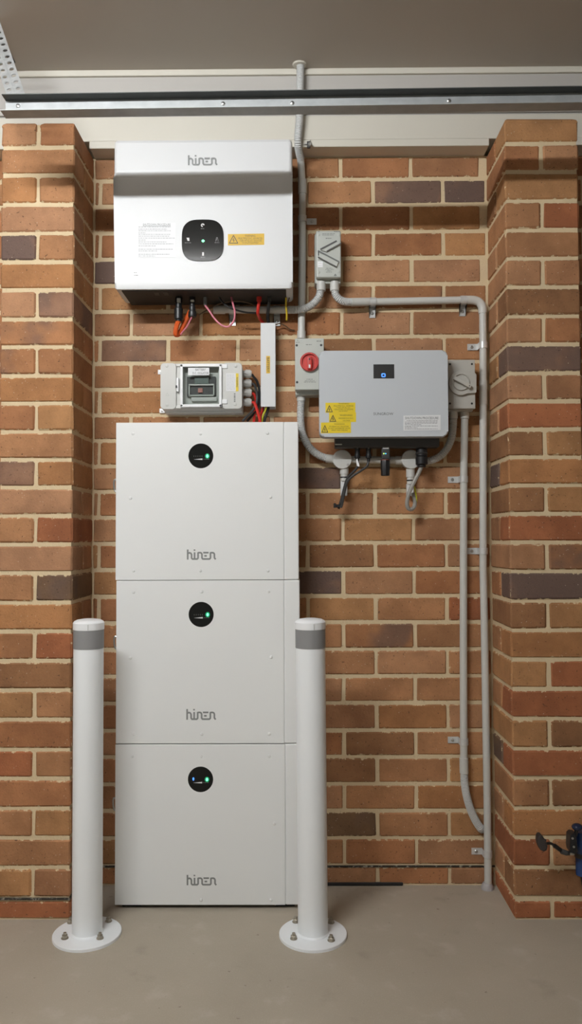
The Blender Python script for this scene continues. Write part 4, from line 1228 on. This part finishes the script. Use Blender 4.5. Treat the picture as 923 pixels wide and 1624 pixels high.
# data dongle
YG = -0.088
dg = thing('data_dongle', P(611, 754, YG), 'black data dongle with two tiny lights plugged in under the silver inverter', 'dongle')
bmk = None
for hw, p0, p1 in ((6.6, 701, 728), (7.0, 728, 729.5)):
    a, b_ = P(611.4 - hw, p0, YG), P(611.4 + hw, p1, YG)
    bmk = box(a.x, b_.x, YG - 0.008, YG + 0.012, b_.z, a.z, 0.003, 2, bm=bmk)
finish('body', bmk, DARKP, dg)
a, b_ = P(611, 729.5, YG), P(611, 754.5, YG)
hh = a.z - b_.z
finish('grip', lathe([(0.0, 0.0), (0.0135, 0.0), (0.0145, 0.003), (0.0145, hh * 0.35), (0.0155, hh * 0.4), (0.0155, hh * 0.9), (0.014, hh), (0.0, hh)], (a.x, YG + 0.002, b_.z), 'z', 8), BLACK, dg, angle=20)
finish('collar', lathe([(0.012, -0.012), (0.014, 0.0), (0.012, 0.014)], (a.x, YG + 0.002, P(611, 697, YG).z), 'z', 16), BLACK, dg)
finish('red_ring', tube([a + Vector((0, 0.002, -0.001)), a + Vector((0, 0.002, 0.001))], 0.0148, 16), mat('dull_red_seal', (0.25, 0.05, 0.03)), dg)
finish('label_plate', pbox(607.0, 701.8, 616.6, 711.8, YG - 0.0090, YG - 0.0078), PAPER, dg, angle=0)
for dx_, m_ in ((608.6, mat('lime_led', (0.5, 0.9, 0.1), emit=(0.6, 1.0, 0.2), estr=1.5)), (611.6, mat('cyan_led', (0.1, 0.5, 0.9), emit=(0.1, 0.6, 1.0), estr=1.5))):
    p = P(dx_, 719.4, YG - 0.008)
    finish('indicator', lathe([(0.002, 0.0), (0.002, -0.0008), (0.0, -0.0012)], (p.x, YG - 0.008, p.z), 'y', 10), m_, dg)

# ------------------------------------------------------------------ round junction boxes
def jbox(px, py, label, ringy, lowx, lowy):
    c = P(px, py, -0.045)
    t = thing('junction_box', (c.x, -0.001, c.z), label, 'junction box', 'round grey junction boxes')
    finish('body', lathe([(0.0, 0.0), (0.0295, 0.0), (0.0295, -0.030), (0.0, -0.030)], (c.x, -0.001, c.z), 'y', 32), GREYL, t)
    finish('lid', lathe([(0.0315, -0.031), (0.0325, -0.034), (0.0325, -0.042), (0.031, -0.0445), (0.0, -0.0450)], (c.x, 0.0, c.z), 'y', 36), GREYL, t)
    for dx_, dz_ in ((-0.021, 0.014), (0.018, -0.018)):
        finish('lid_screw', lathe([(0.0038, 0.0), (0.0038, -0.0012), (0.0, -0.0016)], (c.x + dx_, -0.0445, c.z + dz_), 'y', 10), STEEL, t)
    # spout pointing down with black tie and cut duct tail
    top, r1, tail = P(lowx, py + 13, -0.026), P(lowx, ringy, -0.026), P(lowx, lowy, -0.026)
    finish('spout', tube([top, P(lowx, ringy - 5, -0.026)], 0.0150, 16), GREYL, t)
    finish('spout_collar', tube([P(lowx, ringy - 6, -0.026), P(lowx, ringy + 6, -0.026)], 0.0125, 16), GREYL, t)
    finish('tie', tube([P(lowx - 0, ringy - 0.8, -0.026), P(lowx, ringy + 1.2, -0.026)], 0.0134, 16), BLACK, t)
    q0, q1 = P(lowx - 5.5, ringy + 5, -0.03), P(lowx + 5.0, lowy, -0.03)
    finish('duct_tail', box(q0.x, q1.x, -0.032, -0.004, q1.z, q0.z, 0.001, 1), WHITE2, t)
    return t
jbox(542.8, 728.4, 'round grey junction box with two black cables hanging in front', 757.0, 545.8, 786.0)
jbox(652.0, 728.4, 'round grey junction box with a grey cable loop hanging in front', 762.0, 651.0, 786.0)

wire('black_cable', [(566.8, 731, -0.075), (567, 740, -0.075), (561, 748, -0.07), (552, 757, -0.062), (546.5, 772, -0.058), (542, 790, -0.055), (537, 807, -0.052)], 2.0, BLKC, 'black cable with its cut end hanging lowest under the left round box')
wire('black_cable', [(584.4, 731, -0.075), (582, 739, -0.079), (573, 746, -0.082), (560, 754.5, -0.08), (551, 764, -0.076), (546.5, 780, -0.073), (542.5, 800, -0.07), (540.5, 805, -0.068)], 2.0, DARKP, 'dark cable crossing from the right panel plug down past the left round box')
t = thing('cable_tie', P(536, 802, -0.055), 'black cable tie bunching the two cable ends', 'cable tie')
p = P(537.5, 802.5, -0.056)
finish('tie_band', box(p.x - 0.011, p.x + 0.012, -0.066, -0.046, p.z - 0.005, p.z + 0.005, 0.002, 1), BLACK, t)
finish('tie_head', box(p.x - 0.018, p.x - 0.010, -0.064, -0.050, p.z - 0.006, p.z + 0.009, 0.001, 1), BLACK, t)
t = thing('cable_flag', P(565, 733, -0.085), 'small white tag folded round the black cables', 'tag')
finish('tag_paper', prism(ppoly([(564.5, 729.5), (566.5, 727), (570, 738), (569.5, 740), (566, 739)], -0.0905), -0.0905, -0.0895), CAPW, t, angle=0)
wire('grey_cable', [(668.5, 740, -0.075), (664, 750, -0.08), (657, 764, -0.08), (649.5, 780, -0.08), (645.6, 796, -0.078), (647, 805.5, -0.072), (652, 808, -0.066), (657, 803, -0.06), (657.5, 793, -0.055), (654, 782, -0.05)], 3.2, GRYC, 'thick grey cable looping down under the silver inverter')
wire('yellow_green_wire', [(655, 768, -0.062), (657.5, 774, -0.06), (660.0, 786, -0.058), (660.2, 797, -0.055), (656, 808, -0.055), (650, 807.5, -0.052), (646.5, 803, -0.05)], 1.15, YGC, 'yellow-green earth wire looping round the grey cable')

# ------------------------------------------------------------------ bollards
def bollard(px, py, cap_py, lean, label):
    b = PF(px, py, 0.010)
    t = thing('bollard', (b.x, b.y, 0.0), label, 'bollard', 'white steel bollards')
    r = 0.0438
    zt = P(px, cap_py, b.y).z
    tx = lean
    org = Vector((b.x, b.y, 0.006))
    ax = Vector((tx, 0, zt)).normalized()
    L = (zt - 0.006)
    finish('base_plate', lathe([(0.0, 0.0), (0.0990, 0.0), (0.0990, 0.0075), (0.0976, 0.0088), (0.0, 0.0088)], (b.x, b.y, 0.0), 'z', 56), BOLLARDW, t)
    finish('weld', lathe([(r + 0.004, 0.0075), (r + 0.003, 0.011), (r, 0.014)], (b.x, b.y, 0.0), 'z', 40), BOLLARDW, t)
    finish('post', lathe([(r, 0.0), (r, L - 0.025), (0.0, L - 0.025)], org, ax, 48), BOLLARDW, t)
    finish('reflective_band', lathe([(r, L - 0.083), (r + 0.0009, L - 0.083), (r + 0.0009, L - 0.0275), (r, L - 0.0275)], org, ax, 48), BAND, t)
    cp = finish('cap', lathe([(r + 0.0012, L - 0.028), (r + 0.0018, L - 0.026), (r + 0.0018, L - 0.008), (r * 0.96, L - 0.003), (r * 0.80, L + 0.0005), (r * 0.45, L + 0.003), (0.0, L + 0.004)], org, ax, 48), CAPW, t)
    q = org + ax * (L - 0.018) + Vector((0.010, -r - 0.0012, 0))
    finish('cap_split', box(q.x - 0.0006, q.x + 0.0006, q.y - 0.0014, q.y + 0.004, q.z - 0.008, q.z + 0.008), GREYP, cp)
    return t, b
def nut(t, x, y):
    w = finish('washer', lathe([(0.0, 0.0), (0.0105, 0.0), (0.0105, 0.002), (0.0, 0.002)], (x, y, 0.0088), 'z', 16), BRASS, t)
    finish('bolt', lathe([(0.0, 0.0), (0.0088, 0.0), (0.0088, 0.0075), (0.0080, 0.0085), (0.0050, 0.0086), (0.0050, 0.0150), (0.0, 0.0158)], (x, y, 0.0105), 'z', 6), BRASS, t, angle=20)
t1, bb = bollard(138.2, 1477.5, 983.0, 0.0, 'white steel bollard in front of the left pier')
for a, b_ in ((102.8, 1484.5), (158.6, 1484.5), (172.2, 1457.5), (112, 1459.5)):
    q = PF(a, b_ + 2, 0.012)
    nut(t1, q.x, q.y)
t2, bb = bollard(496.4, 1478.0, 982.0, -0.004, 'white steel bollard standing in front of the lower right edge of the battery stack')
for a, b_ in ((465.8, 1485), (525.2, 1488), (469, 1458.5), (525, 1459.5)):
    q = PF(a, b_ + 2, 0.012)
    nut(t2, q.x, q.y)

# ------------------------------------------------------------------ galvanised rail under the ceiling and its hanger
RAILM = mat('zinc_rail', (0.40, 0.415, 0.415), 0.6, metal=0.45, var=0.22, vscale=28)
YW = -0.515
r0, r1 = P(9.0, 160.5, YW), P(923.0, 147.5, YW)
zw_top = P(9.0, 160.0, YW).z
zw_bot = zw_top - 0.047
xe = r0.x
RISE = (P(923, 147.2, YW).z - zw_top) / (P(923, 147.2, YW).x - xe)     # the rail climbs a little to the right
def rbox(x0, x1, y0, y1, z0, z1):
    b = box(x0, x1, y0, y1, z0, z1)
    for v in b.verts:
        v.co.z += (v.co.x - xe) * RISE
    return b
rail = thing('steel_rail', (xe, YW, zw_bot), 'long galvanised steel channel rail crossing under the ceiling', 'rail')
finish('web', rbox(xe, 1.9, YW, YW + 0.0022, zw_bot, zw_top), RAILM, rail, angle=0)
finish('top_flange', rbox(xe, 1.9, YW - 0.031, YW + 0.0022, zw_top, zw_top + 0.0022), mat('dark_zinc', (0.085, 0.09, 0.085), 0.55, metal=0.3, var=0.15, vscale=30), rail, angle=0)  # top flange much darker than the web and bottom flange
finish('bottom_flange', rbox(xe, 1.9, YW - 0.040, YW + 0.0022, zw_bot - 0.0022, zw_bot), RAILM, rail, angle=0)
for a, b_ in ((28.5, 168), (463.5, 163.5), (712, 160), (354, 164.5)):
    p = P(a, b_, YW)
    finish('rivet', lathe([(0.0058, 0.0), (0.0054, -0.0016), (0.003, -0.0028), (0.0, -0.003)], (p.x, YW, p.z), 'y', 14), STEEL, rail)

def perforated(a, b_, wdir, width, holes, hr, th=0.002):
    """flat strap from a to b_ of given width with a row of round holes"""
    b = bmesh.new()
    a, b_ = Vector(a), Vector(b_)
    d = (b_ - a) / holes
    wv = Vector(wdir).normalized() * width
    nrm = d.cross(wv).normalized() * th
    for k in range(holes):
        c = a + d * (k + 0.5) + wv * 0.5
        o = [a + d * k, a + d * (k + 1), a + d * (k + 1) + wv, a + d * k + wv]
        du, wu = d.normalized(), wv.normalized()
        for off in (Vector((0, 0, 0)), nrm):
            ov = [b.verts.new(x + off) for x in o]
            iv = [b.verts.new(c + off - du * hr * math.cos(math.pi / 4 * i + math.pi / 4) - wu * hr * math.sin(math.pi / 4 * i + math.pi / 4)) for i in range(8)]
            for e in range(4):
                i0 = 2 * e
                b.faces.new((ov[e], ov[(e + 1) % 4], iv[(i0 + 2) % 8], iv[i0 + 1], iv[i0]))
    return b
hg = thing('hanger_bracket', (xe + 0.02, YW, zw_top), 'perforated steel angle holding the rail end to the ceiling', 'bracket')
qa = P(27.0, 151, YW - 0.004)
qt = PF(-16.0, 30.0, ZCEIL - 0.001)
qa = Vector((qa.x, YW - 0.004, zw_top + 0.001))
finish('strap', perforated(qa, qt, (1, 0.10, 0.30), 0.026, 13, 0.0072), GALV, hg, angle=0)
finish('strap', perforated(qa, qt, (-1, 0.25, -0.05), 0.026, 13, 0.0072), GALV, hg, angle=0)
p0, p1 = PF(-6, 48, ZCEIL), PF(20, 98, ZCEIL)
vv = (p1 - p0).normalized()
bmk = bmesh.new()
sx_ = Vector((-vv.y, vv.x, 0)) * 0.009
for zz in (0.0, -0.004):
    bmk.faces.new([bmk.verts.new(x + Vector((0, 0, zz - 0.0005))) for x in (p0 + sx_, p1 + sx_, p1 - sx_, p0 - sx_)])
fs = bmk.faces[:] if hasattr(bmk.faces, '__getitem__') else list(bmk.faces)
vs = [list(f.verts) for f in list(bmk.faces)]
for i in range(4):
    bmk.faces.new((vs[0][i], vs[0][(i + 1) % 4], vs[1][(i + 1) % 4], vs[1][i]))
finish('ceiling_foot', bmk, DARKMET, hg, angle=0)

# small steel clip on the lip beside the ceiling conduit
p = P(490.5, 229.5, -0.075)
t = thing('beam_clip', (p.x, -0.072, p.z), 'small dark steel clip on the cream lip beside the ceiling conduit', 'clip')
finish('clip_body', box(p.x - 0.008, p.x + 0.004, -0.082, -0.0705, p.z - 0.012, p.z + 0.010, 0.002, 1), DARKMET, t)
finish('clip_screw', lathe([(0.0065, 0.0), (0.0065, -0.004), (0.004, -0.006), (0.0, -0.006)], (p.x + 0.003, -0.080, p.z - 0.002), 'y', 10), STEEL, t)
finish('clip_arm', tube([(p.x - 0.016, -0.074, p.z + 0.003), (p.x + 0.002, -0.078, p.z + 0.002), (p.x + 0.004, -0.076, p.z + 0.014)], 0.0022, 8), STEEL, t)

# ------------------------------------------------------------------ blue and black equipment leaning at the right pier
YT = -0.30
tq = thing('crank_tool', PF(918, 1470, 0.0), 'blue and black tool with a dark oval paddle on a thin arm', 'tool')
bmk = None
c = P(857.6, 1338, YT - 0.03)
pad = [(853.8, 1329), (855.5, 1325.2), (859.5, 1325.0), (862.4, 1328), (863.8, 1333), (868.0, 1338), (869.4, 1343), (867.8, 1349.5), (863.0, 1351.8), (857.8, 1349), (854.6, 1342), (853.2, 1335)]
finish('paddle', prism(ppoly(pad[::-1], YT - 0.04), YT - 0.04, YT - 0.015, 0.006, 3), mat('worn_black_rubber', (0.035, 0.028, 0.026), 0.6, var=0.2), tq)
finish('crank_arm', tube(smooth_path([P(866, 1338, YT - 0.025), P(873, 1337.5, YT - 0.02), P(879, 1341, YT - 0.01), P(888, 1347.5, YT), P(896, 1352.5, YT), P(903, 1353, YT)], 6), [0.004] * 12 + [0.0065] * 19, 10), BLACK, tq)
finish('arm_boss', tube([P(890, 1350, YT - 0.004), P(899, 1353, YT - 0.004)], 0.0075, 10), DARKP, tq)
finish('spindle', tube([P(898, 1353.2, YT), P(910, 1353.5, YT)], 0.0055, 10), STEEL, tq)
finish('clamp_body', prism(ppoly([(904.5, 1326), (908, 1322.5), (914, 1323), (914.5, 1331), (917, 1352), (913, 1356), (905, 1352), (903.8, 1344)][::-1], YT - 0.015), YT - 0.015, YT + 0.02, 0.004, 2), BLACK, tq)
for a, b_ in ((908.0, 1329.5), (910.0, 1343.0)):
    p = P(a, b_, YT - 0.016)
    finish('clamp_bolt', lathe([(0.0032, 0.001), (0.0032, -0.003), (0.0, -0.004)], (p.x, YT - 0.015, p.z), 'y', 10), STEEL, tq)
a, b_ = P(921.5, 1383, YT + 0.03), P(921.5, 1318, YT + 0.03)
finish('blue_tube', tube([P(923.5, 1387, YT + 0.03), P(921.5, 1318, YT + 0.03)], 0.019, 20), BLUEP, tq)
finish('tube_band', tube([P(923, 1352, YT + 0.03), P(923, 1359, YT + 0.03)], 0.0215, 20), BLACK, tq)
finish('stand_leg', tube([P(928, 1384, YT + 0.03), Vector((P(930, 1400, YT + 0.03).x + 0.02, YT + 0.03, 0.004))], 0.016, 14), BLACK, tq)
p = P(915.5, 1311.5, YT - 0.01)
b = bmesh.new()
bmesh.ops.create_uvsphere(b, u_segments=20, v_segments=12, radius=1.0, matrix=Matrix.Translation(p) @ Matrix.Diagonal((0.0165, 0.0165, 0.0105, 1)))
finish('cap_knob', b, mat('blue_black_gloss', (0.012, 0.02, 0.05), 0.12), tq)
finish('knob_neck', tube([p, P(912, 1325, YT)], 0.006, 10), BLACK, tq)
